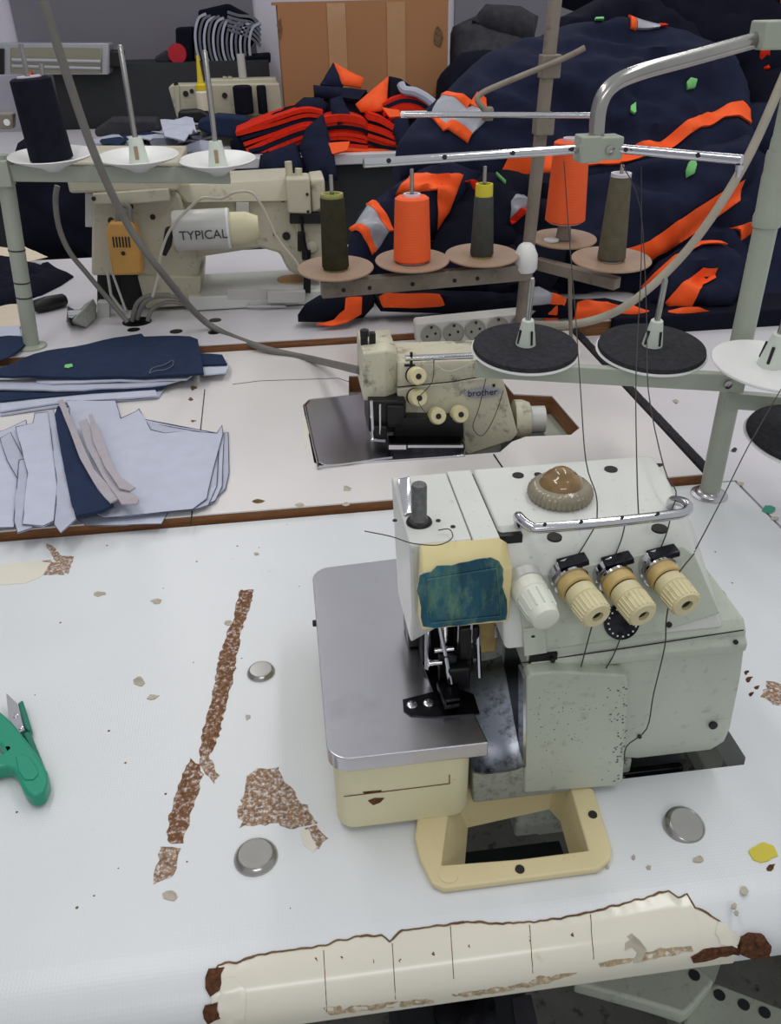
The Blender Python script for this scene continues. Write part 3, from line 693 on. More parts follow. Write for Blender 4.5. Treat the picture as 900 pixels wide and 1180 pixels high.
MB().lathe([(.007,0),(.007,.0006),(.0062,.0008),(0,.0004)],PZ(517,1008,.7665),seg=20).build('moulded_ring','yel',cf)
# ---------------------------------------------------------------- spool holders
def spool_plate(t,c,r,m,pad=None,pin=None,holder='holder',pinlen=.06,hh=.045,cup=0,tilt=None):
    """plate on a cone stand: rim, optional foam pad, slotted holder and steel pin"""
    ax=V(tilt) if tilt else V((0,0,1)); ax.normalize()
    p=MB().lathe([(0,-.004),(.02,-.004),(r*.97,-.001+cup),(r,.001+cup),(r*.99,.0025+cup),(r*.6,.0015+cup*.4),(0,.001)],c,ax,56).build('spool_plate',m,t)
    if pad: MB().lathe([(0,.002),(r*.95,.002),(r*.965,.004),(r*.95,.0078),(r*.6,.0085),(.02,.009),(0,.009)],c,ax,56).build('foam_pad','felt',t)
    if pin:
        mb=MB(); z0=.006 if pad else .001
        mb.lathe([(.0125,z0),(.0125,z0+.002),(.0072,z0+hh),(.006,z0+hh+.001),(0,z0+hh+.001)],c,ax,16)
        h=mb.build('cone_holder',holder,t); mb=MB()
        q=ax.to_track_quat('Z','Y')
        for a in (-40,50,140,230):
            d=V((math.cos(R(a-30)),math.sin(R(a-30)),0)); b0=c+q@(d*.0115+V((0,0,z0+.006))); b1=c+q@(d*.0096+V((0,0,z0+hh*.68)))
            mb.tube([b0,b1],.0017,4)
        mb.build('holder_slot','hole',h)
        MB().lathe([(.0035,0),(.0035,z0+hh+pinlen-.004),(.0025,z0+hh+pinlen),(0,z0+hh+pinlen)],c,ax,14).build('spindle','rod',t)
s1=thing('thread_stand','grey-green two-arm thread stand with foam-padded plates rising beside the near overlock machine','thread stand',tuple(PZ(817,570,.76)))
b=PZ(817,570,.76)
MB().lathe([(.0125,0),(.0125,.42),(.0115,.425),(.0115,.70),(0,.70)],b,seg=24).build('pole','stand',s1)
MB().lathe([(.0145,.335),(.0150,.345),(.0138,.35),(.0145,.385),(.0138,.39),(.0145,.405),(.0138,.41)],b,seg=24).build('pole_sleeve','stand',s1)
MB().lathe([(.023,0),(.023,.0015),(.018,.003),(.016,.006),(.0128,.008)],b,seg=32).build('base_flange','steel',s1)
# bar
B0=V((.22,.975,.925)); B1=V((.535,.845,.925))
bl=PZ(548,424,.925); br=PZ(858,441,.925)
d=(br-bl).normalized(); n=V((-d.y,d.x,0))
def barbox(mb,a,c,th,h):
    d=(c-a).normalized(); n=V((-d.y,d.x,0))*th/2; z=V((0,0,h/2))
    mb.hull([a+n+z,a-n+z,a+n-z,a-n-z,c+n+z,c-n+z,c+n-z,c-n-z])
mb=MB(); barbox(mb,bl,br,.012,.021); mb.build('cross_bar','stand',s1,bevel=.0015)
mb=MB(); barbox(mb,V((.505,.86,.897)),PZ(960,470,.88),.012,.020); mb.build('cross_bar','stand',s1,bevel=.0015)
MB().lathe([(.005,0),(.005,.002),(.0015,.0024),(0,.0015)],PZ(835,440,.925)+V((0,-.008,0)),(0,-1,0),16).build('bar_screw','rod',s1)
for (x,y,z,r,m,pad,tl) in ((605,404,.94,.0665,'platew',1,(0,-.10,1)),(750,405,.94,.0665,'platew',1,(0,-.10,1)),(886,422,.968,.0605,'platew',0,(.05,-.10,1)),(928,507,.875,.068,'platew',1,(.03,-.12,1))):
    spool_plate(s1,PZ(x,y,z),r,m,pad=pad,pin=1,tilt=tl,pinlen=.052,hh=.034 if pad else .036)
# upper thread guide
g0=PY(905,38,.868); 
mb=MB(); k0=PY(893,40,.85); mb.box(k0-V((.018,.014,.012)),k0+V((.022,.016,.012))); mb.build('pole_clamp','stand',s1,bevel=.002)
rodp=[PY(905,38,.87),PY(880,44,.855),PY(800,66,.835),PY(735,84,.82),PY(705,99,.815),PY(691,122,.812),PY(687,158,.812)]
MB().tube(rodp,.0072,18,smooth=6).build('guide_arm','rod',s1)
cc=PY(688,171,.812); mb=MB(); mb.box(cc-V((.019,.012,.011)),cc+V((.000,.012,.012))); mb.box(cc-V((.002,.012,.009)),cc+V((.021,.012,.011))); mb.build('guide_clamp','stand',s1,bevel=.0015)
MB().lathe([(.0042,0),(.0042,.002),(.002,.0025),(0,.001)],cc+V((.008,-.012,0)),(0,-1,0),12).build('clamp_screw','rod',s1)
GL=PZ(419,188,cc.z-.0); GR=PZ(855,184,cc.z)
mb=MB(); mb.tube([cc+V((-.012,0,0)),GL],.0040,14); mb.tube([cc+V((.012,0,0)),GR],.0042,14); mb.lathe([(.002,0),(.002,.006),(.0035,.006),(.0035,.010),(0,.010)],GR+V((-.001,0,-.014)),(0,0,1),10)
mb.builds('guide_rod','chrome',s1)
mb=MB()
for t in (.12,.38,.67,.9):
    p=cc.lerp(GL,t); mb.lathe([(.0022,0),(.0022,.0006),(0,.0006)],p+V((0,-.0036,.0012)),(0,-1,.3),10)
for t in (.2,.7):
    p=cc.lerp(GR,t); mb.lathe([(.0022,0),(.0022,.0006),(0,.0006)],p+V((0,-.0038,.0012)),(0,-1,.3),10)
mb.builds('thread_hole','hole',s1)
# ---------------------------------------------------------------- threads
def thread(pts,lab,r=.0005,m='thread'):
    o=MB().tube(pts,r,5,smooth=4).build('sewing_thread',m); return tag(o,lab,'thread')
thread([PY(650,186,.806),PY(655,260,.80),PY(663,360,.74),PY(669,449,.62),PY(675,530,.52),PY(687,570,.48),PY(688,598,.461)],'dark thread falling to the left end of the chrome bar')
thread([PY(739,192,.80),PY(739,300,.78),PY(733,430,.64),PY(734,540,.50),PY(736,594,.461)],'dark thread hanging straight to the middle of the chrome bar')
thread([PY(716,188,.80),PY(738,240,.79),PY(745,360,.74),PY(747,449,.63),PY(765,538,.52),PY(779,566,.49),PY(774,588,.463)],'dark thread bending to the right end of the chrome bar')
thread([PY(905,440,.70),PY(863,513,.60),PY(832,575,.54),PY(800,636,.47)],'grey thread slanting from the lowest foam plate to the machine')
thread([PY(800,638,.466),PY(778,668,.44),PY(768,712,.438),PY(766,745,.437),PY(753,800,.434),PY(745,840,.434),PY(722,860,.428),PY(720,880,.428)],'thread wandering down the front panel of the machine')
thread([PF(684,612,.003)+V((0,0,.002)),PF(672,630,.004),PF(662,645,.004)],'short thread from bar to second knob')
thread([PF(720,606,.004),PF(716,622,.004),PF(708,642,.004)],'short thread from bar to third knob')
thread([PF(772,600,.004),PF(768,615,.004),PF(760,635,.004)],'short thread from bar to last knob')
thread([PY(682,722,.442),PY(674,752,.439),PY(667,779,.437)],'short thread dropping from second knob to the door')
thread([PY(716,733,.442),PY(706,757,.439),PY(694,777,.437)],'short thread dropping from third knob to the door')
thread([PZ(420,612,.995),PZ(450,618,.994),PZ(475,626,.993),PZ(505,628,.9935),PZ(521,620,.994),PZ(518,610,.994),PZ(505,611,.994)],'loose dark thread curl on the head of the near machine',.0004)
# ---------------------------------------------------------------- mid stand
s2=thing('thread_stand','dusty brown-grey thread stand with tan plates behind the smaller overlock','thread stand',tuple(PZ(597,400,.772)))
b=PZ(597,400,.772); tp=PY(641,-14,1.387)
MB().tube([b,b.lerp(tp,.5),tp],.0105,16).build('pole','stand2',s2)
MB().lathe([(.024,0),(.024,.004),(.013,.008),(0,.008)],b,seg=24).build('base_flange','stand2',s2)
mb=MB()
for y in (62,122): 
    t=(400-y)/414; q=b.lerp(tp,t); mb.box(q-V((.012,.013,.016)),q+V((.017,.013,.016)))
mb.builds('pole_clamp','stand2',s2,bevel=.002)
ba=PY(370,333,1.33); bb=PY(612,312,1.36)
mb=MB(); barbox(mb,ba,bb,.02,.027); mb.build('cross_bar','stand2',s2,bevel=.002)
ca=PY(618,303,1.42); cb=PY(712,327,1.30)
mb=MB(); barbox(mb,ca,cb,.02,.018); mb.build('cross_bar','stand2',s2,bevel=.002)
mb=MB()
for t in (.1,.22,.42,.62,.73): 
    p=ba.lerp(bb,t)+V((0,-.0105,-.002)); mb.lathe([(.0035,0),(.0035,.0006),(0,.0006)],p,(0,-1,0),10)
mb.builds('bar_hole','hole',s2)
hub=PY(606,296,1.36); MB().lathe([(.016,-.024),(.020,-.018),(.0195,.004),(.013,.018),(.008,.022),(0,.022)],hub,seg=20).build('white_knob','platew',s2)
mb=MB(); mb.tube([PY(657,312,1.36),PY(657,352,1.36),PY(658,392,1.36)],.0035,8); mb.build('support_rod','stand2',s2)
def cone(name,lab,c,r0,r1,h,m,core,cr0,ctop,ax=(0,0,1),grp=None):
    t=thing(name,lab,'thread cone',tuple(c),grp)
    MB().lathe([(r0*.9,0),(r0,.003),(r1,h-.003),(r1*.85,h),(cr0,h)],c,ax,40).build('wound_thread',m,t)
    MB().lathe([(r0*.8,-.002),(r0*.8,.001),(cr0,h*.9),(cr0*.96,h+ctop),(cr0*.7,h+ctop),(cr0*.6,h)],c,ax,24).build('cone_core',core,t)
    return t
SP=[]
for i,(x,y,z) in enumerate(((387,311,.945),(475,302,.945),(555,296,.945),(649,277,.945),(704,301,.945))):
    c=PZ(x,y,z); r=.0605 if i!=4 else .0635; r=.0575 if i in(3,) else r
    spool_plate(s2,c,r,'plateb',cup=.002,tilt=(0,-.06,1))
    L=(.115,.125,.125,.10,.125)[i]
    MB().lathe([(.0032,0),(.0032,(.142,.142,.140,.14,.145)[i]),(0,(.143,.143,.141,.141,.146)[i])],c,seg=10).build('spindle','rod',s2)
    SP.append(c)
def sz(i): 
    t=(SP[i]-CAM).dot(FW); return t/FPX
def hpx(i,px): return px*sz(i)/math.cos(R(20))
cone('thread_cone','dark olive thread cone with dull green core, first from the left on the tan plates',SP[0]+V((0,0,.003)),15.5*sz(0),13.5*sz(0),hpx(0,74),'yarn','gcore',13*sz(0),.004)
cone('thread_cone','neon orange thread cone standing on a tan plate between two olive cones',SP[1]+V((0,0,.003)),21.5*sz(1),19*sz(1),hpx(1,66),'orange2','wcore',10*sz(1),.004)
cone('thread_cone','slate thread cone with a bright yellow core top',SP[2]+V((0,0,.003)),13.5*sz(2),10.5*sz(2),hpx(2,62),'yarn3','ycore',10*sz(2),hpx(2,11))
c=SP[3]; t=cone('thread_cone','tall neon orange thread cone raised on a dusty holder near the pole',c+V((0,0,hpx(3,20))),22.5*sz(3),19*sz(3),hpx(3,80),'orange2','wcore',10*sz(3),.004)
mb=MB(); mb.lathe([(.0135,.002),(.0135,.004),(.009,hpx(3,26)),(0,hpx(3,26))],c,seg=16); mb.build('cone_holder','stand2',s2)
MB().lathe([(.013,0),(.013,.003),(0,.004)],c+V((-.024,-.008,.002)),seg=20).build('white_washer','platew',s2)
cone('thread_cone','olive-brown thread cone with pale pink core at the right end',SP[4]+V((0,0,.003)),16*sz(4),11.5*sz(4),hpx(4,86),'yarn2','wcore',11.5*sz(4),.003)
# upper guide
gz=PY(562,131,1.33)
mb=MB(); mb.tube([PY(674,55,1.37),PY(648,68,1.37),PY(580,96,1.35),PY(556,107,1.34),PY(550,114,1.335),PY(553,120,1.333),PY(562,131,1.33)],.0042,10,smooth=3)
mb.build('guide_arm','stand2',s2)
MB().lathe([(.008,-.009),(.009,-.006),(.009,.006),(.007,.009),(0,.009)],gz,seg=16).build('guide_joint','stand2',s2)
gl=PZ(462,132,gz.z); gr=PZ(683,133,gz.z)
mb=MB(); mb.tube([gl,gr],.0042,10); mb.build('guide_rod','chrome',s2)
mb=MB(); mb.tube([gl,gl.lerp(gz,.3)],.0048,10); mb.build('rod_sleeve','platew',s2)
# ---------------------------------------------------------------- machine 2 (smaller overlock)
m2=thing('overlock_sewing_machine','smaller yellowed overlock machine sunk in the middle table cut-out','sewing machine',(.2,1.1,.72))
def W2(x,y,Y=1.055): return PY(x,y,Y)
plp=[tuple(PZ(x,y,.774)[:2]) for x,y in ((352,468),(358,461),(402,456),(430,452),(470,460),(536,478),(536,525),(374,536),(366,532))]
flat(plp,.7745,.004,step=.02,xy=True).build('cloth_plate','steel',m2,bevel=.001)
mb=MB(); mb.tube([PZ(352,468,.775),PZ(366,532,.775),PZ(374,537,.775),PZ(452,527,.775)],.0016,8,smooth=3); mb.build('plate_rim','chrome',m2)
def W(x,y,Y): return PY(x,y,Y)
tz=.905
# head
def fbox(mb,x0,y0,x1,y1,Y,dep,tx=0):
    a=W(x0,y0,Y);b_=W(x1,y0,Y);c_=W(x1,y1,Y);d_=W(x0,y1,Y)
    D=V((0,dep,0)); mb.hull([a,b_,c_,d_,a+D,b_+D,c_+D,d_+D])
mb=MB(); mb.hull([W(418,407,1.06),W(444,404,1.06),W(444,464,1.06),W(419,462,1.06),W(458,406,1.075),W(458,454,1.075),W(418,407,1.06)+V((0,.09,0)),W(458,404,1.06)+V((0,.09,0)),W(419,462,1.06)+V((0,.09,0)),W(458,458,1.06)+V((0,.09,0))]); mb.build('head_casing','m2',m2,bevel=.003)
mb=MB(); mb.hull([W(458,418,1.07),W(575,414,1.07),W(578,432,1.065),W(458,448,1.065)]+[W(458,418,1.07)+V((0,.08,0)),W(575,414,1.07)+V((0,.08,0)),W(578,432,1.065)+V((0,.08,0)),W(458,448,1.065)+V((0,.08,0))]); mb.build('top_cover','m2',m2,bevel=.003)
mb=MB(); fr2=[W(458,449,1.062),W(578,433,1.062),W(583,448,1.060),W(597,500,1.052),W(590,508,1.05),W(540,524,1.05),W(535,520,1.05),W(534,490,1.055),W(470,500,1.058),W(460,500,1.06)]
mb.prism(fr2,(0,.09,0)); mb.build('front_casing','m2',m2,bevel=.002)
mb=MB(); fbox(mb,425,462,468,498,1.045,.06); fbox(mb,430,492,446,510,1.035,.02); fbox(mb,446,468,466,494,1.04,.02); mb.build('looper_housing','black',m2,bevel=.002)
mb=MB(); mb.tube([W(428,462,1.035),W(430,506,1.033)],.0022,8); mb.tube([W(438,466,1.03),W(438,500,1.03)],.0015,8); mb.tube([W(427,507,1.03),W(444,508,1.03)],.002,8); mb.builds('needle_bar','chrome',m2)
mb=MB(); fbox(mb,455,482,534,514,1.04,.02); mb.build('open_looper_cover','black',m2,bevel=.002)
mb=MB(); fbox(mb,450,513,536,527,1.012,.03); mb.build('front_ledge','dsteel',m2,bevel=.001)
mb=MB(); fbox(mb,448,513,468,518,1.008,.004); fbox(mb,470,513,534,516,1.008,.004); mb.builds('ledge_strip','chrome',m2)
mb=MB(); fbox(mb,416,384,424,404,1.09,.01); fbox(mb,426,384,433,404,1.09,.01); mb.lathe([(.006,-.005),(.006,.005),(0,.007)],W(420,384,1.09),seg=12); mb.build('lifter_lever','black',m2,bevel=.001)
mb=MB(); mb.tube([W(467,413,1.06),W(545,410,1.06)],.0042,12); mb.build('thread_guide_bar','chrome',m2)
mb=MB(); mb.tube([W(474,406,1.058),W(474,424,1.058)],.002,8); mb.tube([W(466,421,1.056),W(478,421,1.056)],.002,8); mb.build('guide_hook','dsteel',m2)
def kn2(x,y):
    b_=W(x,y,1.06); t_=b_+V((.002,-.03,.002)); b_=W(x-4,y-1,1.06); ax=(W(x+2,y+1,1.032)-b_)
    MB().lathe([(.0125,0),(.0125,.002),(.009,.004),(.009,.008)],b_,ax,20).build('tension_disc','dsteel',m2)
    o=MB().lathe([(.0095,.008),(.0125,.010),(.012,.024),(.0105,.027),(.004,.027),(.004,.024),(0,.024)],b_,ax,24).build('tension_knob','knob',m2)
    MB().lathe([(.004,.0245),(.004,.0275),(0,.0275)],b_,ax,10).build('knob_bore','hole',o)
for x,y in ((481,433),(482,458),(504,479),(530,477)): kn2(x,y)
mb=MB(); pc=W(556,452,1.0605); mb.prism([V((pc.x+.027*math.cos(a),pc.y-.0025,pc.z+.008*math.sin(a))) for a in [2*math.pi*k/20 for k in range(20)]],(0,.002,0)); mb.build('badge','refl',m2)
text('badge_text','brother',.0135,'ink',m2,W(556,452,1.0575)+V((0,0,-.001)),(R(90),0,0))
mb=MB(); mb.tube([W(458,446,1.06),W(520,440,1.06),W(578,430,1.06)],.0009,6); mb.build('casing_seam','hole',m2)
mb=MB(); mb.lathe([(.0022,0),(.0022,.001),(0,.001)],W(569,444,1.059),(0,-1,0),10); mb.lathe([(.002,0),(.002,.001),(0,.001)],W(463,460,1.058),(0,-1,0),10);mb.builds('screw_hole','hole',m2)
cy=W(592,484,1.09); MB().lathe([(.030,0),(.030,.012),(.026,.022),(.022,.024),(0,.024)],cy,(1,-.1,0),28).build('pulley_cover','m2',m2)
MB().lathe([(.020,.024),(.020,.045),(0,.045)],cy,(1,-.1,0),24).build('hand_wheel','motor',m2)
MB().box((.0,.97,.66),(.45,1.30,.70)).build('oil_pan','board',m2)
mb=MB(); mb.box((.10,1.06,.70),(.29,1.15,.80)); mb.build('base_casting','machdirt',m2,bevel=.003)
thread([W(500,414,1.05),W(498,440,1.04),W(482,460,1.03),W(490,475,1.02)],'thin dark thread on the small machine beside its upper knobs',.0006)
thread([W(560,436,1.055),W(552,470,1.05),W(545,492,1.045),W(556,502,1.04),W(570,480,1.05),W(580,450,1.05)],'loose dark thread looping below the maker badge',.0006)
thread([W(497,414,1.05),W(515,428,1.05),W(540,420,1.05)],'thread crossing the top of the small machine',.0005,'lthread')
# ---------------------------------------------------------------- machine 3
m3=thing('long_arm_sewing_machine','aged cream lockstitch machine seen from behind with grey motor and ochre cover','sewing machine',(-.15,1.75,.785))
def bx(name,x0,y0,x1,y1,Y,dep,m,bev=.004,parent=None,pts=None):
    mb=MB()
    if pts:
        mb.prism([W(x,y,Y) for x,y in pts],(0,dep,0))
    else: fbox(mb,x0,y0,x1,y1,Y,dep)
    return mb.build(name,m,parent or m3,bevel=bev)
# bed
bedz=.815
MB().box((W(218,350,1.67).x,1.665,.787),(W(372,350,1.67).x,1.83,bedz)).build('bed','machtop',m3,bevel=.003)
bx('bed_panel',262,333,308,345,1.664,.003,'motor',.001); bx('clear_guard',308,336,352,349,1.64,.015,'motor',.002)
bx('bed_strip',284,352,330,355,1.655,.004,'steel',.0005)
MB().lathe([(.03,0),(.03,.002),(0,.002)],PZ(336,322,.815),seg=24).build('orange_sticker','ochre',m3)
# column
bx('column',0,0,0,0,1.69,.15,'m3',.006,pts=[(106,216),(196,216),(208,226),(226,290),(232,350),(168,345),(165,318),(105,318)])
bx('column_foot',0,0,0,0,1.68,.16,'m3',.004,pts=[(158,318),(232,318),(230,352),(168,356)])
bx('top_box',0,0,0,0,1.66,.2,'m3',.005,pts=[(72,186),(206,186),(206,220),(80,223)])
bx('side_motor_plate',98,222,108,262,1.70,.08,'motor',.003)
bx('belt_guard',0,0,0,0,1.655,.03,'m3',.003,pts=[(106,223),(194,217),(196,232),(150,236),(108,236)])
bx('dark_gap',112,314,155,352,1.74,.02,'black',.001)
bx('hinge_block',112,348,126,377,1.66,.02,'motor',.002); bx('rubber_foot',112,375,126,382,1.655,.02,'black',.001)
bx('linkage',0,0,0,0,1.70,.02,'black',.001,pts=[(140,318),(168,318),(172,352),(148,358),(140,345)])
mb=MB(); mb.tube([W(124,314,1.69),W(128,340,1.69),W(141,358,1.68)],.003,8); mb.tube([W(130,316,1.69),W(145,358,1.67)],.0025,8); mb.builds('link_rod','motor',m3)
# arm
mb=MB(); mb.hull([W(196,214,1.70),W(335,206,1.70),W(338,232,1.69),W(212,234,1.69)]+[p+V((0,.13,0)) for p in (W(196,214,1.70),W(335,206,1.70),W(338,232,1.69),W(212,234,1.69))]); mb.build('arm_top','m3',m3,bevel=.006)
bx('arm',0,0,0,0,1.70,.12,'m3',.006,pts=[(200,230),(345,225),(352,285),(345,318),(332,312),(322,292),(300,286),(228,297),(220,318),(205,318)])
bx('head_face',0,0,0,0,1.69,.14,'m3',.005,pts=[(337,232),(372,232),(374,320),(352,318),(344,300)])
bx('head_box',0,0,0,0,1.665,.06,'m3',.004,pts=[(329,206),(357,205),(359,247),(332,246)])
bx('head_end',0,0,0,0,1.68,.09,'m3',.005,pts=[(357,207),(374,205),(376,240),(360,246)])
mb=MB(); fbox(mb,334,246,372,258,1.675,.03); fbox(mb,343,268,352,290,1.68,.02); fbox(mb,348,288,358,300,1.68,.02); mb.build('take_up_slot','black',m3,bevel=.002)
mb=MB(); mb.tube([W(347,250,1.67),W(350,275,1.67),W(358,310,1.67)],.003,8); mb.build('needle_bar','dsteel',m3)
mb=MB(); fbox(mb,350,318,358,338,1.66,.02); mb.build('presser_foot','black',m3,bevel=.001)
mb=MB(); mb.tube([W(334,206,1.70),W(332,186,1.70)],.007,10); mb.tube([W(344,206,1.70),W(344,194,1.70)],.007,10); mb.builds('top_post','m3',m3)
mb=MB()
for x,y,r in ((326,229,.006),(330,272,.008),(277,244,.006),(354,224,.003),(355,244,.003),(317,270,.004),(265,226,.003),(108,229,.004),(150,238,.006),(176,250,.005),(128,254,.006)):
    mb.lathe([(r,0),(r,.0015),(0,.0015)],W(x,y,1.652 if x<130 else (1.662 if 350<x<358 else 1.688 if x<200 else 1.697)),(0,-1,0),14)
mb.builds('screw_hole','hole',m3)
mb=MB(); mb.lathe([(.011,0),(.011,.006),(.004,.008),(0,.008)],W(359,284,1.69),(0,-1,0),16); mb.build('tension_dial','m3',m3)
bx('tension_bracket',272,233,287,248,1.69,.01,'motor',.001)
# motor
mc=W(235,266,1.62); ax=V((1,0,0)); Lm=(W(267,266,1.62)-W(201,266,1.62)).length; rm=22.5*((mc-CAM).dot(FW))/FPX
mt=MB().lathe([(0,0),(rm*.95,0),(rm,.004),(rm,Lm-.004),(rm*.96,Lm),(0,Lm)],W(201,266,1.64),ax,40).build('motor','motor',m3)
MB().lathe([(rm*1.01,Lm-.006),(rm*1.01,Lm-.002)],W(201,266,1.64),ax,40).build('motor_band','platew',mt)
MB().lathe([(rm*.80,Lm),(rm*.78,Lm+.03),(rm*.55,Lm+.052),(0,Lm+.054)],W(201,266,1.64),ax,32).build('motor_end_cap','cream',mt)
text('motor_text','TYPICAL',.0235,'ink',mt,W(234.5,271,1.64-rm)+V((0,-.0012,0)),(R(96),0,0),sx=.97)
bx('black_connector',0,0,0,0,1.62,.02,'black',.002,pts=[(190,264),(200,262),(197,285),(191,296),(185,293)])
# ochre box
oc=bx('ochre_cover',0,0,0,0,1.63,.035,'ochre',.005,pts=[(121,266),(126,256),(152,256),(159,270),(165,314),(160,317),(130,318)])
mb=MB()
for k in range(6): x=130+k*3.6; mb.tube([W(x,273,1.629),W(x+1.5,285,1.629)],.0015,5)
mb.lathe([(.004,0),(.004,.001),(0,.001)],W(142,292,1.629),(0,-1,0),12); mb.build('vent_slot','hole',oc)
mb=MB(); mb.tube([W(136,256,1.64),W(138,238,1.64),W(148,238,1.64),W(150,250,1.64),W(152,258,1.64)],.005,8,smooth=4); mb.build('conduit','cable',m3)
# cables at base
for i,(pts,r,m,lab) in enumerate((([(66,214),(64,232),(68,262),(80,290),(100,315),(125,345),(147,371)],.005,'cable','grey cable looping at the left of the long-arm machine'),
    ([(158,368),(165,350),(180,342),(205,343),(222,355)],.0045,'cable','grey cable arching at the machine base, outermost'),
    ([(152,370),(158,350),(172,341),(196,340)],.0045,'cable','grey cable arching at the machine base, leftmost'),
    ([(170,370),(176,356),(195,348),(218,352)],.004,'cable','grey cable arching at the machine base, innermost'),
    ([(176,342),(182,318),(186,290),(198,262),(222,236),(235,228),(255,229),(270,222),(290,222),(303,240),(320,275),(340,300),(345,310)],.0026,'wcable','thin pale wire draped over the long arm beside the motor'))):
    Y0=1.62
    P_=[]
    for x,y in pts:
        p=PY(x,y,Y0 if i<4 else 1.60)
        if p.z<Z3+r: p=PZ(x,y,Z3+r)
        P_.append(p)
    tag(MB().tube(P_,r,8,smooth=5).build('cable',m),lab,'cable')
mb=MB(); mb.lathe([(.028,0),(.028,.0012),(0,.0012)],PZ(158,371,Z3),seg=24); mb.build('cable_grommet','dsteel',m3)
# fallen bracket left of machine
fb=thing('hand_bracket','greasy grey metal bracket lying left of the long-arm machine','bracket',tuple(PZ(95,370,Z3)))
mb=MB(); mb.hull([PZ(78,372,Z3+.002),PZ(100,378,Z3+.002),PZ(110,368,Z3+.002),PZ(112,352,Z3+.01),PZ(108,344,Z3+.05),PZ(98,350,Z3+.04),PZ(85,368,Z3+.03)]); mb.build('bracket_body','machdirt',fb,bevel=.003)
mb=MB(); mb.hull([PZ(76,372,Z3+.001),PZ(84,376,Z3+.001),PZ(86,356,Z3+.03),PZ(78,352,Z3+.03),PZ(80,372,Z3+.02)]); mb.build('bracket_arm','dsteel',fb,bevel=.002)
MB().lathe([(.008,-.012),(.008,.012),(.003,.014),(0,.014)],PZ(87,362,Z3+.03),(1,0,0),14).build('bolt','chrome',fb)
# ---------------------------------------------------------------- left stand (machine 3)
s3=thing('thread_stand','cream thread stand with white cupped plates in front of the long-arm machine','thread stand',tuple(PZ(37,400,.785)))
b=PZ(37,400,.785); tp=PY(2,178,1.52)
MB().tube([b,tp],.0135,16).build('pole','stand',s3)
mb=MB()
for t in (.28,.36,.53): q=b.lerp(tp,t); mb.tube([q,q+(tp-b).normalized()*.002],.0142,16)
mb.builds('pole_band','hole',s3)
MB().lathe([(.026,0),(.026,.003),(.016,.006),(0,.006)],b,seg=24).build('base_flange','stand',s3)
bq=PY(5,199,1.51); be=PY(265,202,1.51)
mb=MB(); barbox(mb,bq,be,.012,.026); mb.box(bq-V((.02,.016,.02)),bq+V((.012,.010,.02))); mb.build('cross_bar','stand',s3,bevel=.002)
bx('bar_bracket',-10,131,15,149,1.5,.02,'stand2',.003,parent=s3)
MB().lathe([(.005,0),(.005,.001),(0,.001)],PY(8,141,1.498),(0,-1,0),14).build('bracket_hole','platew',s3)
for i,(x,y,rp) in enumerate(((60,183,48),(160,184,46),(251,188,44))):
    c=PY(x,y,1.51); r=rp*((c-CAM).dot(FW))/FPX
    MB().lathe([(0,-.018),(.012,-.018),(.02,-.012),(r*.95,.004),(r,.007),(r*.97,.008),(.03,-.004),(0,-.004)],c,(0,-.07,1),48).build('spool_plate','platew',s3)
    MB().lathe([(.006,-.03),(.006,-.018),(0,-.018)],c,seg=12).build('plate_nut','dsteel',s3)
    if i:
        MB().lathe([(.016,-.004),(.0105,.034),(0,.034)],c,seg=16).build('cone_holder','holder',s3)
        mb=MB(); mb.box(c+V((-.003,-.0155,.002)),c+V((.003,-.010,.022))); mb.build('holder_slot','plateb',s3)
        MB().lathe([(.0045,.03),(.0045,.162),(.003,.165),(0,.165)],c,seg=12).build('spindle','rod',s3)
c=PY(60,183,1.51); 
cone('thread_cone','tall navy-black thread cone on the left white cupped plate',c+V((0,0,-.002)),.034,.031,.120,'yarnn','wcore',.02,.002,ax=(-.06,0,1))
mb=MB(); q=c+V((-.010,0,.118)); mb.tube([q,q+V((0,0,.045))],.004,8); mb.tube([q+V((.022,0,-.0)),q+V((.024,0,.018))],.004,8); mb.build('spindle','rod',s3)
# ---------------------------------------------------------------- machine 4 (far)
m4=thing('lockstitch_sewing_machine','far cream sewing machine with two navy reels in front of the board','sewing machine',tuple(PZ(255,165,.78)))
Y4=4.15
def b4(name,pts,Y,dep,m,bev=.006): return bx(name,0,0,0,0,Y,dep,m,bev,parent=m4,pts=pts)
b4('arm',[(194,101),(197,98),(322,96),(326,130),(300,134),(272,133),(232,132),(222,137),(204,137)],Y4,.13,'m3')
b4('arm_back',[(236,92),(318,90),(322,99),(236,100)],Y4+.05,.1,'m3')
b4('base',[(230,132),(300,132),(312,146),(240,150)],Y4+.02,.1,'crm'); b4('bed',[(205,150),(325,150),(325,168),(205,168)],Y4-.1,.2,'m3')
b4('head_edge',[(201,99),(206,98),(208,134),(204,135)],Y4-.01,.02,'m3',.002); 
mb=MB()
for x,y,r in ((214,108,.012),(221,105,.009),(203,97,.010),(259,110,.012)): mb.lathe([(r,0),(r,.004),(0,.004)],PY(x,y,Y4-.002),(0,-1,0),14)
mb.builds('dial','hole',m4)
mb=MB()
for x in (239,259,265): mb.tube([PY(x,92,Y4+.06),PY(x,88,Y4+.06)],.009,8)
mb.builds('top_pin','m3',m4)
mb=MB(); mb.tube([PY(280,90,Y4+.08),PY(277,62,Y4+.08)],.018,12); mb.build('upright_post','motor',m4)
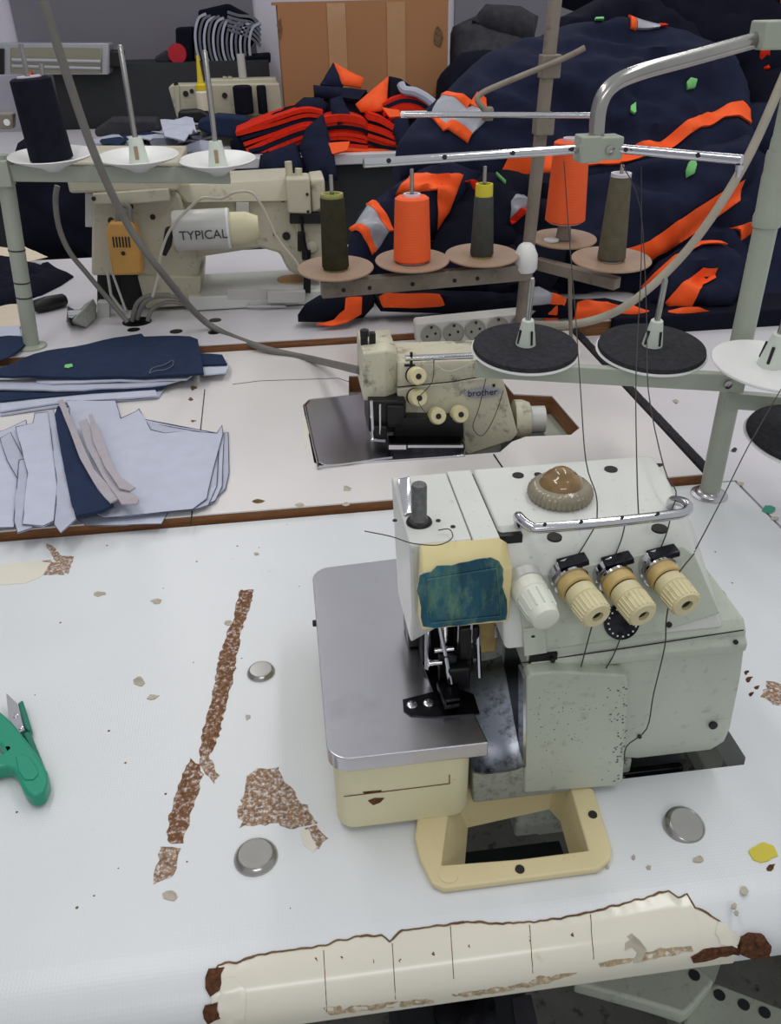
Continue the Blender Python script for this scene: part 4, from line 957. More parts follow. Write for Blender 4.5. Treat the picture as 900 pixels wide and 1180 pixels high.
for x0,x1,lab in ((271,293,'wide navy reel on the far machine, the larger of two'),(298,309,'narrow navy reel on the far machine, right of the larger')):
    t=thing('thread_reel',lab,'thread reel',tuple(PY((x0+x1)/2,131,Y4-.05)))
    a=PY(x0,119,Y4-.05);b_=PY(x1,119,Y4-.05); r=(b_-a).length/2; c=PY((x0+x1)/2,131,Y4-.05); MB().lathe([(r*.9,0),(r,.005),(r,.105),(r*.8,.112),(0,.112)],c,seg=24).build('wound_thread','yarnn',t)
    MB().lathe([(r*.5,-.006),(r*.5,.0)],c,seg=12).build('spool_base','wcore',t)
bt=thing('oil_bottle','small oil bottle with yellow pointed nozzle on the far machine','bottle',tuple(PY(235,127,Y4-.06)))
c=PY(235,127,Y4-.06); MB().lathe([(0,0),(.028,0),(.028,.07),(.02,.08),(0,.08)],c,seg=20).build('bottle_body','clear',bt)
MB().lathe([(.024,.078),(.024,.098),(.014,.105),(.005,.21),(0,.212)],c,seg=16).build('nozzle','yplast',bt)
# ---------------------------------------------------------------- cut fabric stacks
def ply(px,z,m,lab,grp,th=.0012,wr=.0015,seed=0,name='fabric_piece',step=.02,curl=.002):
    o=flat(px,z,th,step=step,wr=wr,seed=seed,curl=curl).build(name,m,sharp=60); return tag(o,lab,'fabric',grp)
G='cut fabric stack at the left of the middle table'
z=Z2+.004
S_=[([(0,452),(60,446),(180,440),(190,447),(183,457),(75,467),(0,478)],'lav2','pale lining sheet at the bottom of the navy stack'),
 ([(0,455),(80,447),(178,447),(182,456),(60,465),(0,474)],'lav','pale lining sheet second from the bottom of the navy stack'),
 ([(-40,440),(60,446),(190,441),(191,446),(90,453),(0,462),(-40,466)],'navycut','navy sheet showing below the lining edges at far left'),
 ([(-40,436),(30,438),(150,438),(205,433),(208,437),(190,443),(80,450),(-40,448)],'lav2','pale lining sheet in the middle of the navy stack'),
 ([(42,434),(120,430),(222,427),(222,433),(215,437),(60,442),(42,440)],'lav','white lining sheet just under the navy top piece')]
for i,(p,m,l) in enumerate(S_): ply(p,z+i*.0035,m,l,G,seed=i,th=.0025)
ply([(233,412),(262,414),(264,421),(260,430),(235,432)],z+.010,'lav','small white edge piece right of the navy top piece',G,th=.002)
ply([(228,407),(256,408),(262,420),(233,421)],z+.0135,'navycut','small navy piece right of the big navy top piece',G,th=.002)
top=ply([(-40,428),(0,424),(39,407),(100,396),(163,384),(166,387),(190,386),(219,388),(228,392),(232,412),(235,430),(222,432),(60,434),(0,433),(-40,433)],z+.022,'navycut','large navy piece on top of the left stack with green sticker and chalk loop',G,th=.004,wr=.003)
st=flat([(75,420),(83,419),(84,422),(78,424),(74,423)],z+.0245,.0006,step=.01).build('sticker','green',top)
mb=MB(); mb.tube([PZ(x,y,z+.0245) for x,y in ((172,430),(176,424),(190,420),(199,415),(199,421),(190,426),(180,427),(172,430))],.0007,5,smooth=3); mb.build('chalk_loop','greyc',top)
G='pale lining pieces on the middle table'
z=Z2+.001
L_=[([(88,597),(100,590),(180,589),(195,588),(186,604),(100,606)],'lav','pale lining piece peeking out at the lower edge, front'),
 ([(150,480),(255,500),(263,498),(264,545),(260,563),(243,580),(150,570)],'lav2','rightmost layered lining piece'),
 ([(150,480),(250,500),(258,500),(256,560),(248,577),(235,583),(150,570)],'lav','second lining piece from the right edge'),
 ([(130,480),(245,500),(253,498),(250,560),(240,582),(222,588),(140,580)],'lav2','third lining piece from the right edge'),
 ([(80,470),(76,462),(133,461),(139,482),(157,474),(160,471),(174,495),(190,499),(213,497),(250,499),(256,490),(257,500),(246,540),(238,575),(222,587),(190,590),(120,597),(96,585),(80,520)],'lav','large pale lining piece on top with notched upper edge'),
 ([(-30,500),(5,496),(30,484),(36,520),(20,580),(16,608),(-30,608)],'lav','pale lining piece at the far left edge'),
 ([(0,505),(12,498),(34,540),(25,560),(8,530)],'lav2','small folded lining piece at far left'),
 ([(22,530),(34,528),(30,580),(38,608),(20,614),(16,600)],'lav2','narrow lining piece with dark edges at left'),
 ([(18,492),(38,488),(40,476),(60,474),(70,540),(62,600),(50,606),(26,604),(32,545)],'lav','upright lining piece left of the navy strip'),
 ([(56,475),(62,472),(74,540),(88,598),(70,614),(62,604),(66,560)],'lav2','narrow lining piece tucked beside the navy strip')]
for i,(p,m,l) in enumerate(L_):
    o=ply(p,z+i*.0018,m,l,G,seed=20+i,th=.0014,wr=.002)
    mb=MB(); pts=[PZ(x,y,z+i*.0018+.0002) for x,y in p]+[PZ(*p[0],z+i*.0018+.0002)]; mb.tube(pts,.0005,4); mb.build('cut_edge','cut',o)
z+=len(L_)*.0018+.002
ply([(63,477),(67,468),(77,474),(92,520),(112,566),(131,582),(118,589),(89,595),(82,580),(70,520)],z,'navycut','dark navy strip lying across the lining pieces',G,th=.004,wr=.003)
T_=[([(66,461),(72,459),(78,472),(92,505),(108,540),(138,574),(127,580),(112,562),(92,528),(78,490)],'long grey facing strip beside the navy strip'),
 ([(90,484),(100,481),(110,505),(120,530),(133,552),(160,575),(158,580),(140,580),(118,548),(100,515)],'grey facing strip in the middle of three'),
 ([(102,478),(106,476),(116,500),(128,532),(140,550),(156,562),(150,566),(138,563),(122,540),(108,510)],'short grey facing strip on the right of the three')]
for i,(p,l) in enumerate(T_): ply(p,z+.004+i*.002,'crm',l,'grey facing strips',th=.002,wr=.003,seed=50+i)
# ---------------------------------------------------------------- bits on table 3 (left)
G='scraps at the left of the far sewing table'
z=Z3
ply([(20,292),(28,284),(55,296),(30,302),(26,305)],z+.028,'paper','beige paper corner resting on the navy scraps',G,wr=.002)
ply([(-30,288),(0,285),(22,288),(26,303),(0,300),(-30,300)],z+.024,'paper','beige paper sheet behind the stand pole',G,wr=.002)
for i,(p,m,l) in enumerate((([(-30,345),(30,338),(60,345),(30,352),(-30,358)],'lav','white scrap under the black handle'),([(-30,355),(20,350),(35,372),(0,384),(-30,388)],'paper','cream scrap left of the pole base'),([(-30,378),(22,374),(24,388),(-30,396)],'lav','white-edged scrap left of the pole base'),([(-40,392),(10,386),(27,388),(30,396),(10,412),(-40,425)],'navycut','navy scrap beside the pole base'))):
    ply(p,z+.002+i*.0025,m,l,G,wr=.003,seed=70+i,th=.002)
def heap(px,z,h,m,seed,wr=.02):
    pts=[tuple(PZ(x,y,z)[:2]) for x,y in px]
    def fn(u,v,e):
        t=min(1,e/.05); return V((u,v,z+.004+h*math.sqrt(1-(1-t)**2)*(.75+.5*noise.noise(V((u*12,v*20,seed))))+wr*noise.noise(V((u*35,v*45,seed))) *t)),V((0,0,1))
    return sheet(pts,fn,.003,step=.012,seed=seed)
hp=heap([(-60,312),(0,305),(30,308),(60,316),(85,320),(70,330),(50,340),(20,352),(-20,360),(-60,358)],z,.035,'navy',3).build('fabric_scrap_pile','navy2',sharp=80); tag(hp,'crumpled navy offcuts piled left of the stand pole','fabric')
hn=thing('knife_handle','dark brown ribbed handle lying on white scraps by the stand pole','handle',tuple(PZ(57,358,z+.012)))
a=PZ(38,354,z+.014); b_=PZ(76,345,z+.014); MB().lathe([(.008,0),(.013,.006),(.015,.03),(.013,(b_-a).length-.005),(.009,(b_-a).length)],a,(b_-a),16).build('grip','black',hn)
# ---------------------------------------------------------------- heaps of garments
class Heap:
    def __init__(s,p0,slope,amp=.03,sx=3,sv=7,seed=0):
        s.p0=V(p0); a=R(slope); s.S=V((0,math.cos(a),math.sin(a))); s.n=V((0,-math.sin(a),math.cos(a))); s.amp=amp;s.sx=sx;s.sv=sv;s.seed=seed
    def uv(s,x,y,off): p=PP(x,y,s.p0+s.n*off,s.n)-s.p0; return (p.x,p.dot(s.S))
    def H(s,u,v):
        a=noise.noise(V((u*s.sx+v*1.5,v*s.sv-u*2,s.seed))); b=noise.noise(V((u*s.sx*3,v*s.sv*2.2+u*3,s.seed+9)))
        return s.amp*(a*1.0+.30*(1-2*abs(b)))
class Piece:
    def __init__(s,H,px,off,bulge,w,fold=.006,seed=0,fs=(14,26)):
        s.H=H;s.off=off;s.b=bulge;s.w=w;s.fold=fold;s.seed=seed;s.fs=fs; s.poly=[H.uv(x,y,off) for x,y in px]
    def d(s,u,v,e=None):
        if e is None: e=segdist((u,v),s.poly) if inside((u,v),s.poly) else 0
        t=min(1,e/s.w); f=noise.noise(V((u*s.fs[0]+v*9,v*s.fs[1]-u*7,s.seed))); g=noise.noise(V((u*s.fs[0]*.45-v*11,v*s.fs[1]*1.3+u*6,s.seed+3)))
        return s.off+s.H.H(u,v)+s.b*math.sqrt(max(0,1-(1-t)**2))+s.fold*((1-2.6*abs(f))+1.3*(1-3*abs(g)))*t
    def at(s,u,v,ex=0,e=None): return s.H.p0+V((u,0,0))+s.H.S*v+s.H.n*(s.d(u,v,e)+ex)
    def clamp(s,mb,z):
        for q in mb.bm.verts:
            if q.co.z<z: q.co.z=z+.002*(1+noise.noise(q.co*40))
        return mb
    def body(s,m,parent,thick,step=.02,name='cloth_body',jag=0):
        return s.clamp(sheet(s.poly,lambda u,v,e:(s.at(u,v,0,e),s.H.n),thick,step=step,seed=s.seed,jag=jag),Z3+.003).build(name,m,parent,sharp=75)
    def stripe(s,px,m,parent,name='orange_stripe',ex=.003,step=.008):
        return sheet([s.H.uv(x,y,s.off+s.b) for x,y in px],lambda u,v,e:(s.at(u,v,ex+.004),s.H.n),.006,step=step).build(name,m,parent,sharp=75)
HJ=Heap((.4,1.57,.79),50,.035,3,6,2)
G='navy work jackets heaped on the right of the far sewing table'
def jacket(lab,px,off,bulge,w,thick,m='navy',fold=.006,seed=0,step=.02,fs=(14,26)):
    p=Piece(HJ,px,off,bulge*.6,w*.7,fold*1.5,seed,fs); cx=sum(q[0] for q in p.poly)/len(p.poly); cv=min(q[1] for q in p.poly)
    t=thing('work_jacket',lab,'jacket',tuple(HJ.p0+V((cx,0,0))+HJ.S*cv),G); p.body(m,t,thick,step); return p,t
# backdrop garments
p,t=jacket('black-navy jacket at the bottom of the heap behind the tan plates',[(395,335),(400,290),(440,235),(500,200),(600,180),(680,190),(720,250),(730,300),(720,372),(600,372),(450,345)],-.10,.06,.1,.08,'navy2',seed=1,step=.03,fold=.012)
p.stripe([(475,215),(490,208),(520,215),(522,240),(512,262),(505,290),(490,300),(478,270)],'orange',t,'orange_panel',.035)
p,t=jacket('black-navy jacket deep at the right side of the heap beside the pole',[(700,160),(860,120),(960,110),(980,378),(900,380),(760,376),(700,330)],-.05,.06,.1,.10,'navy',seed=2,step=.03,fold=.012)
p.stripe([(836,262),(850,266),(866,262),(868,268),(850,281)],'orange',t,ex=.006)
p,t=jacket('black jacket draped over the top right of the heap',[(650,-40),(720,8),(745,30),(800,60),(850,80),(868,150),(960,170),(980,-60)],-.05,.05,.08,.10,'navy2',seed=3,step=.03,fold=.012)
p.stripe([(878,10),(893,-6),(930,-10),(930,30),(898,26),(890,18)],'orange',t,'orange_panel',ex=.008)
p.stripe([(863,55),(869,58),(888,78),(884,82),(872,70)],'red',t,'red_piping',ex=.004)
p,t=jacket('navy jacket behind the top of the heap with an orange and silver cuff',[(640,25),(690,5),(740,0),(800,25),(820,60),(760,75),(700,60),(640,50)],-.02,.03,.05,.06,'navy2',seed=4,fold=.008)
# main upper jacket
p,t=jacket('large navy jacket spread over the top of the heap with silver patch and green stickers',[(462,205),(457,170),(470,150),(500,118),(530,90),(560,62),(600,45),(650,30),(720,24),(790,38),(845,70),(862,110),(866,190),(800,215),(720,220),(660,225),(600,215),(560,215),(520,205)],.0,.07,.14,.09,'navy',seed=5,fold=.009,fs=(5,9),step=.013)
p.stripe([(511,104),(499,124),(496,132),(511,149),(517,147),(538,167),(560,146),(556,135),(536,133)],'refl',t,'silver_patch',.004)
for s_ in ([(509,103),(515,101),(540,128),(536,134)],[(496,131),(501,133),(513,148),(518,145),(541,164),(537,171),(515,154),(510,155)],[(538,130),(545,122),(556,127),(560,145),(553,138),(544,135)]): p.stripe(s_,'orange',t,'orange_edge',.006)
p.stripe([(700,192),(716,177),(760,165),(800,140),(835,124),(852,121),(865,126),(866,142),(850,141),(830,141),(800,156),(760,181),(720,190)],'orange',t,ex=.004)
p.stripe([(578,196),(586,181),(640,177),(685,182),(716,185),(712,192),(660,192),(610,197)],'orange',t,ex=.004)
for c in ((793,102),(723,136)):
    p.stripe([(c[0]-6,c[1]-1),(c[0]-2,c[1]-5),(c[0]+6,c[1]-4),(c[0]+5,c[1]+3),(c[0]-4,c[1]+5)] if c[0]>750 else [(c[0]-4,c[1]+4),(c[0]-2,c[1]-4),(c[0]+3,c[1]-7),(c[0]+4,c[1]+3),(c[0],c[1]+7)],'green',t,'green_sticker',.005,.02)
p.stripe([(727,12),(735,11),(736,29),(729,28)],'orange',t,'orange_edge',.004); p.stripe([(736,12),(752,15),(766,24),(762,28),(737,28)],'refl',t,'silver_tab',.004); p.stripe([(763,20),(770,21),(771,27),(763,27)],'red',t,'red_tab',.005)
p.stripe([(688,16),(697,15),(697,20),(687,20)],'green',t,'green_sticker',.006,.02)
# middle right jacket with pocket and band
p,t=jacket('navy jacket in the middle right of the heap crossed by a long orange band',[(640,215),(716,194),(780,182),(858,148),(866,200),(860,216),(800,262),(757,300),(700,318),(650,310),(635,260)],.01,.06,.08,.08,'navy',seed=6,fold=.009,fs=(5,9),step=.013)
p.stripe([(722,288),(747,280),(800,244),(857,209),(858,226),(800,266),(756,294),(735,304)],'orange',t,ex=.004)
p.stripe([(783,201),(789,197),(792,203),(791,211),(784,213),(782,207)],'green',t,'green_sticker',.005,.02)
# lower right roll
p,t=jacket('rolled navy sleeve with curved orange cuff at the lower right of the heap',[(745,322),(760,300),(785,284),(815,276),(845,285),(858,310),(852,345),(835,366),(790,368),(750,358)],.03,.07,.06,.09,'navy',seed=7,fold=.008)
p.stripe([(808,311),(825,311),(825,320),(811,327),(800,340),(797,364),(790,362),(770,345),(782,330)],'orange',t,'orange_cuff',.004)
p.stripe([(750,318),(760,308),(779,292),(808,276),(829,279),(834,286),(808,282),(786,293),(770,308),(755,322)],'orange',t,'orange_edge',.006)
# bottom strip garment
p,t=jacket('orange edged garment strip at the bottom of the heap on the table',[(430,338),(500,335),(560,338),(640,345),(700,340),(817,358),(818,374),(700,377),(640,374),(560,360),(440,352)],.05,.03,.03,.03,'navy2',seed=8)
p.stripe([(437,341),(505,344),(512,352),(480,353),(442,351)],'orange',t,ex=.004); p.stripe([(662,353),(690,345),(740,356),(816,362),(816,373),(720,373),(660,376)],'orange',t,ex=.004)
e_=MB(); e_.box((.60,1.452,.70),(1.42,1.469,.792)); e_.box((.60,1.452,.787),(1.42,1.55,.793)); tag(e_.build('dark_edge_strip','navy2',bevel=.004),'dark strip added along the far table edge under the jacket heap','cloth')  # dark strip added to fill the dark band below the heap
# sleeves on the left
p,t=jacket('navy sleeve with silver and orange cuff patch behind the dark olive cone',[(395,312),(402,285),(412,250),(440,225),(480,200),(520,195),(560,205),(540,240),(500,270),(460,292),(425,318)],.03,.05,.05,.06,'navy',seed=9,fold=.008)
p.stripe([(406,266),(424,241),(449,272),(432,294)],'refl',t,'silver_patch',.004); p.stripe([(421,240),(428,238),(453,271),(446,275)],'orange',t,'orange_edge',.006); p.stripe([(402,264),(408,262),(434,292),(428,297)],'orange',t,'orange_edge',.006)
p.stripe([(455,230),(472,208),(500,213),(530,215),(518,245),(505,262),(500,235)],'orange',t,'orange_panel',.004)
p,t=jacket('dark navy jacket behind the yellow-topped slate cone with silver tab',[(510,250),(530,215),(580,195),(640,200),(655,240),(650,310),(625,350),(560,345),(500,330),(495,290)],.03,.05,.06,.07,'navy2',seed=10,fold=.012)
p.stripe([(584,243),(590,234),(602,227),(611,234),(613,246),(598,250),(586,256)],'refl',t,'silver_tab',.004); p.stripe([(586,257),(598,250),(613,246),(614,250),(598,256),(588,262)],'red',t,'red_piping',.006)
p.stripe([(525,212),(531,212),(546,222),(546,228),(538,220)],'red',t,'red_piping',.006)
p.stripe([(566,214),(581,213),(581,216),(566,217)],'green',t,'green_sticker',.006,.02)
p,t=jacket('navy garment corner with silver and orange edge above the power strip',[(560,345),(600,330),(640,335),(660,350),(650,372),(600,370),(560,362)],.04,.03,.03,.04,'navy2',seed=11)
p.stripe([(606,336),(618,335),(634,346),(628,368),(606,367)],'refl',t,'silver_tab',.004); p.stripe([(632,344),(648,352),(642,370),(627,369)],'orange',t,'orange_edge',.005)
p,t=jacket('pointed navy collar piece with orange cuff lying on the white table',[(343,362),(352,350),(366,341),(390,332),(425,330),(432,345),(420,358),(395,369),(362,370)],.05,.03,.03,.035,'navy2',seed=12,fold=.004)
p.stripe([(398,347),(417,344),(417,358),(400,368),(383,372),(364,370),(385,365),(397,358)],'orange',t,'orange_cuff',.004)
# ---------------------------------------------------------------- scarlet cut pieces on the back table
G='scarlet and navy cut pieces on the back table'
HR=Heap((.1,3.72,.79),48,.02,3,6,5)
def rp(lab,px,off,m,bulge=.02,thick=.02,seed=0):
    p=Piece(HR,px,off,bulge,.05,.006,seed); o=p.clamp(sheet(p.poly,lambda u,v,e:(p.at(u,v,0,e),HR.n),thick,step=.03,seed=seed),.783 if max(q[1] for q in px)<185 else 0).build('fabric_piece',m,sharp=75); return tag(o,lab,'fabric',G)
rp('dark navy base cloth under the scarlet pieces',[(265,165),(300,140),(345,120),(400,110),(460,105),(500,118),(505,150),(470,178),(400,182),(330,200),(290,195)],-.06,'navy2',.05,.08,1)
def ribbonY(path,Y,dep,th,mb=None,smooth=5):
    pts=spline([PY(x,y,Y) for x,y in path],smooth); mb=mb or MB(); n=len(pts); A=[];D=V((0,dep,0))
    for i,p in enumerate(pts):
        t=(pts[min(i+1,n-1)]-pts[max(i-1,0)]).normalized(); nn=V((-t.z,0,t.x)).normalized()*th/2
        A.append([mb.bm.verts.new(q) for q in (p+nn,p-nn,p-nn+D,p+nn+D)])
    for a,b in zip(A,A[1:]):
        for k in range(4): mb.bm.faces.new([a[k],a[(k+1)%4],b[(k+1)%4],b[k]])
    mb.bm.faces.new(A[0]); mb.bm.faces.new(A[-1][::-1]); return mb
rn=random.Random(8)
def stack(n,f,Y,m,lab,th=.012,dep=.25,grp=None):
    for k in range(n):
        mm=m[k%len(m)]; o=ribbonY(f(k),Y-k*.004+rn.uniform(-.01,.01),dep,th).build('fabric_piece',mm,sharp=60)
        tag(o,lab,'fabric',grp)
stack(9,lambda k:[(372-k,130+4.6*k),(350,128+5*k+rn.uniform(-1,1)),(315-k,138+6*k),(272+k*3,152+5*k+rn.uniform(-3,3))],3.74,['red','red','navy'],'scarlet or navy folded edge in the fan spreading left of the heap','' or .014,grp='fan of scarlet edges at the left')
stack(9,lambda k:[(374,137+4*k),(395,134+4.2*k),(418,138+4*k+rn.uniform(-1,1)),(424,146+3*k)],3.70,['red','red','red','navy2'],'scarlet folded edge in the left half of the open stack',.013,grp='scarlet edges in the middle left stack')
stack(9,lambda k:[(424,132+4*k),(440,137+4*k),(456+rn.uniform(-2,2),148+3*k)],3.70,['red','red','navy2'],'scarlet folded edge in the right half of the open stack',.013,grp='scarlet edges in the middle right stack')
stack(6,lambda k:[(442,121+4*k),(462,112+4.5*k),(480,114+4*k),(496,124+3*k)],3.78,['red','navy','red'],'scarlet or navy folded edge behind the white rod tip',.014,grp='scarlet edges at the right')
stack(4,lambda k:[(372,168+3*k),(400,166+3*k),(430,168+2.6*k),(457,170+2*k)],3.68,['orange','red'],'orange-red lowest edge above the dark skirt',.013,grp='lowest bright edges')
rp('navy triangle standing up against the box',[(369,98),(384,72),(396,97),(392,101)],.02,'navy',.01,.02,2)
rp('orange triangle beside the navy triangle',[(385,72),(396,79),(419,91),(416,101),(394,98)],.02,'orange',.01,.01,3)
rp('navy band under the two triangles',[(361,99),(423,104),(414,114),(362,110)],.03,'navy',.02,.02,4)
rp('large orange folded square in the middle of the heap',[(447,89),(446,117),(440,127),(416,127),(410,119)],.05,'orange',.01,.01,5)
rp('navy collar piece right of the orange square',[(448,89),(462,92),(478,103),(499,116),(497,125),(477,114),(446,119)],.03,'navy2',.02,.02,6)
rp('orange tab below the orange square',[(440,124),(460,128),(462,135),(449,136)],.07,'orange',.01,.01,7)
rp('navy flap hanging in the middle of the scarlet edges',[(380,114),(394,110),(408,142),(389,145),(382,130)],.07,'navy',.01,.012,8)
rp('navy piece draped down over the table edge at the left',[(352,150),(372,132),(380,160),(385,180),(389,206),(358,206),(345,170)],.08,'navy',.02,.02,9)
rp('navy piece spreading low at the far left of the heap',[(300,180),(340,165),(352,190),(345,206),(315,205),(298,195)],.06,'navy',.02,.02,10)
rp('orange flap at the lower left of the open stack',[(377,166),(403,165),(400,175),(383,179)],.09,'orange',.01,.01,11)
rp('navy block right of the open stack',[(452,138),(470,136),(474,168),(460,172),(452,150)],.06,'navy',.02,.02,12)
rp('navy cap at the upper left of the heap',[(340,122),(350,113),(368,112),(378,120),(372,130),(345,130)],.02,'navy',.02,.02,13)
tag(MB().tube([PY(462,97,3.8),PY(466,104,3.78),PY(478,106,3.76),(PY(490,112,3.75)),PY(499,119,3.74)],.018,8,smooth=4).build('lining_tape','lav2'),'twisted pale lining tape at the right of the scarlet heap','fabric')
# cardboard box
cb=thing('cardboard_box','large brown cardboard box with two strips of glossy tape','box',tuple(PY(417,150,4.15)))
a=PY(319,5,4.15); b_=PY(517,5,4.15); zb=.78
MB().box((a.x,4.15,zb),(b_.x,4.65,a.z)).build('box_body','card',cb,bevel=.004)
mb=MB()
for x0,x1 in ((378,399),(446,467)): mb.box((PY(x0,40,4.15).x,4.147,zb),(PY(x1,40,4.15).x,4.149,a.z))
mb.build('packing_tape','tape',cb)
MB().box((a.x-.02,4.15,a.z-.004),(b_.x,4.60,a.z+.008)).build('top_flap','card',cb)
for (x0,y0,x1,y1) in ((318,18,326,48),(498,28,513,58)):
    rq=random.Random(x0); px=[( (x0+x1)/2+(x1-x0)/2*math.cos(q)*rq.uniform(.5,1),(y0+y1)/2+(y1-y0)/2*math.sin(q)*rq.uniform(.6,1)) for q in [k*math.pi/6 for k in range(12)]]
    o=sheet([(PY(x,y,4.146).x,PY(x,y,4.146).z) for x,y in px],lambda u,v,e:(V((u,4.146,v)),V((0,-1,0))),.003,step=.02).build('torn_patch','grime',cb)
# thin white post in front of the box's left edge
# ---------------------------------------------------------------- cloths on back table left
G='grey and navy offcuts scattered on the back table'
rn=random.Random(3)
for i in range(16):
    cx=rn.uniform(115,250); cy=rn.uniform(146,176)-(.05*(cx-115)); w=rn.uniform(22,42); h=rn.uniform(5,9)
    m=['lav','lav2','greyc','navycut','lav2','greyc'][i%6]
    px=[(cx+w*math.cos(q)*rn.uniform(.6,1),cy+h*math.sin(q)*rn.uniform(.6,1)) for q in [k*math.pi/4+.2 for k in range(8)]]
    ply(px,.785+.006*i*.8,m,'grey, pale or navy offcut lying loose in the heap left of the far machine',G,th=.004,wr=.02,seed=100+i,step=.04,curl=.01)
ply([(185,140),(222,135),(226,150),(212,160),(190,158)],.90,'lav','pale folded offcut on top of the heap left of the far machine','top offcuts',th=.004,wr=.03,step=.04)
def lump(px,Y,dep,m,lab,name='fabric_roll',seed=0,cat='fabric'):
    mb=MB(); mb.prism([PY(x,y,Y) for x,y in px],(0,dep,0)); o=mb.build(name,m,bevel=.012,seg=3); return tag(o,lab,cat)
lump([(228,140),(250,133),(285,136),(292,150),(286,162),(250,158),(228,150)],3.95,.12,'navycut','navy folded cloth in front of the far machine','folded_cloth')
lump([(108,150),(125,138),(180,138),(186,150),(150,158),(110,158)],4.1,.15,'dgrey','dark grey folded cloth at the back of the offcut heap','folded_cloth')
lump([(205,128),(232,126),(244,134),(240,142),(205,142)],4.05,.08,'black','black cloth bundle under the head of the far machine','folded_cloth')
# on the partition
zt=pt.z
MB().lathe([(.045,0),(.045,.25),(0,.25)],PY(204,62,4.9)+V((0,0,0)),(0,1,0),20).build('thread_roll','red2')
o=[x for x in bpy.data.objects if x.name=='thread_roll'][0]; tag(o,'red roll lying beside the dark rolls on the partition','roll')
lump([(202,32),(222,31),(222,74),(203,74)],4.95,.15,'navy2','dark navy roll standing on the partition left of the grey strips')
lump([(178,66),(190,58),(196,64),(198,73),(180,73)],4.95,.1,'dgrey','small dark bundle left of the red roll on the partition','fabric_bundle')
lump([(270,66),(312,62),(312,73),(270,73)],4.9,.2,'navy2','flat dark cloth right of the grey strips on the partition','folded_cloth')
lump([(228,12),(262,4),(292,20),(296,45),(280,66),(262,74),(245,74),(232,60)],5.0,.2,'navy2','dark navy cloth bundle holding the grey strips on the partition','fabric_bundle')
G='folded grey strips on the partition'
for k in range(13):
    x=225+5.2*k; y=18+.9*k+(k%3)
    o=ribbonY([(x+12,y-2),(x+4,y+3),(x,y+18),(x+1,y+36),(x+5,min(72,y+52))],4.94-.002*k,.22,.012).build('fabric_strip','greyc' if k%2 else 'lav2',sharp=60); tag(o,'grey folded strip hanging in the row on the partition','fabric',G)
for k in range(5):
    o=ribbonY([(262,14+5*k),(275,18+5*k),(290,20+6*k),(300,30+6*k)],4.92,.22,.012).build('fabric_strip','greyc',sharp=60); tag(o,'grey folded strip sloping at the top right of the row','fabric','sloping grey strips on the partition')
# dark folded fabric at upper right behind the heap
HG=Heap((.6,4.3,1.0),60,.04,3,5,8)
def gp(lab,px,off,m,seed): 
    p=Piece(HG,px,off,.05,.1,.012,seed); o=sheet(p.poly,lambda u,v,e:(p.at(u,v,0,e),HG.n),.06,step=.04,seed=seed).build('folded_garment',m,sharp=75); tag(o,lab,'garment','dark grey garments behind the box')
gp('dark grey garment folded low behind the box corner',[(520,150),(520,75),(522,30),(550,18),(590,30),(620,50),(610,75),(600,150)],0,'dgrey',1)
gp('dark grey garment folded on top behind the box corner',[(545,22),(560,4),(600,8),(620,20),(615,45),(575,35)],.06,'dgrey',2)
HB=Heap((.6,3.95,.79),70,.03,4,5,12); q_=Piece(HB,[(503,172),(505,120),(508,85),(530,62),(560,58),(600,60),(610,172)],0,.08,.1,.02,5); tag(q_.clamp(sheet(q_.poly,lambda u,v,e:(q_.at(u,v,0,e),HB.n),.1,step=.03),.785).build('fabric_bundle','navy2',sharp=75),'dark navy bundle between the cardboard box and the jacket heap','fabric')
# dark garment on chair at left
HL=Heap((-.9,2.6,.5),82,.03,4,3,4)
p=Piece(HL,[(14,300),(10,240),(12,190),(20,165),(34,155),(60,158),(95,185),(110,230),(110,300)],0,.10,.15,.02,3,(8,4))
o=sheet(p.poly,lambda u,v,e:(p.at(u,v,0,e),HL.n),.12,step=.03).build('draped_coat','navy2',sharp=75); tag(o,'dark navy coat draped over a seat back behind the long-arm machine','coat')
MB().box((PY(-5,230,5.0).x-.6,5.0,0),(PY(64,230,5.0).x,5.26,PY(30,86,5.0).z)).build('trim_3','wall',structure=True)
# heater
ht=thing('infrared_heater','grey halogen heater with long glass-fronted grille at upper left','heater',tuple(PY(60,88,4.7)))
mb=MB(); fbox(mb,-20,50,126,86,4.72,.14); mb.build('heater_frame','lampf',ht,bevel=.01)
mb=MB(); fbox(mb,12,55,117,84,4.708,.02); mb.build('reflector','lamp',ht,bevel=.003)
mb=MB(); mb.tube([PY(14,69,4.70),PY(116,71,4.70)],.008,10); mb.tube([PY(14,76,4.70),PY(116,79,4.70)],.008,10); mb.build('heating_tube','lampf',ht)
mb=MB(); fbox(mb,124,58,141,78,4.74,.1); mb.build('end_bracket','black',ht,bevel=.01); mb=MB(); fbox(mb,-22,56,4,86,4.70,.03); mb.build('end_cap','black',ht,bevel=.004)

mb=MB(); mb.prism([PY(x,y,4.70) for x,y in ((28,82),(36,82),(38,99),(30,97))],(0,.03,0)); mb.build('orange_scrap','orange',ht)['label']='small orange fabric scrap under the heater'  # loose orange fabric scrap, joined to the heater as a part
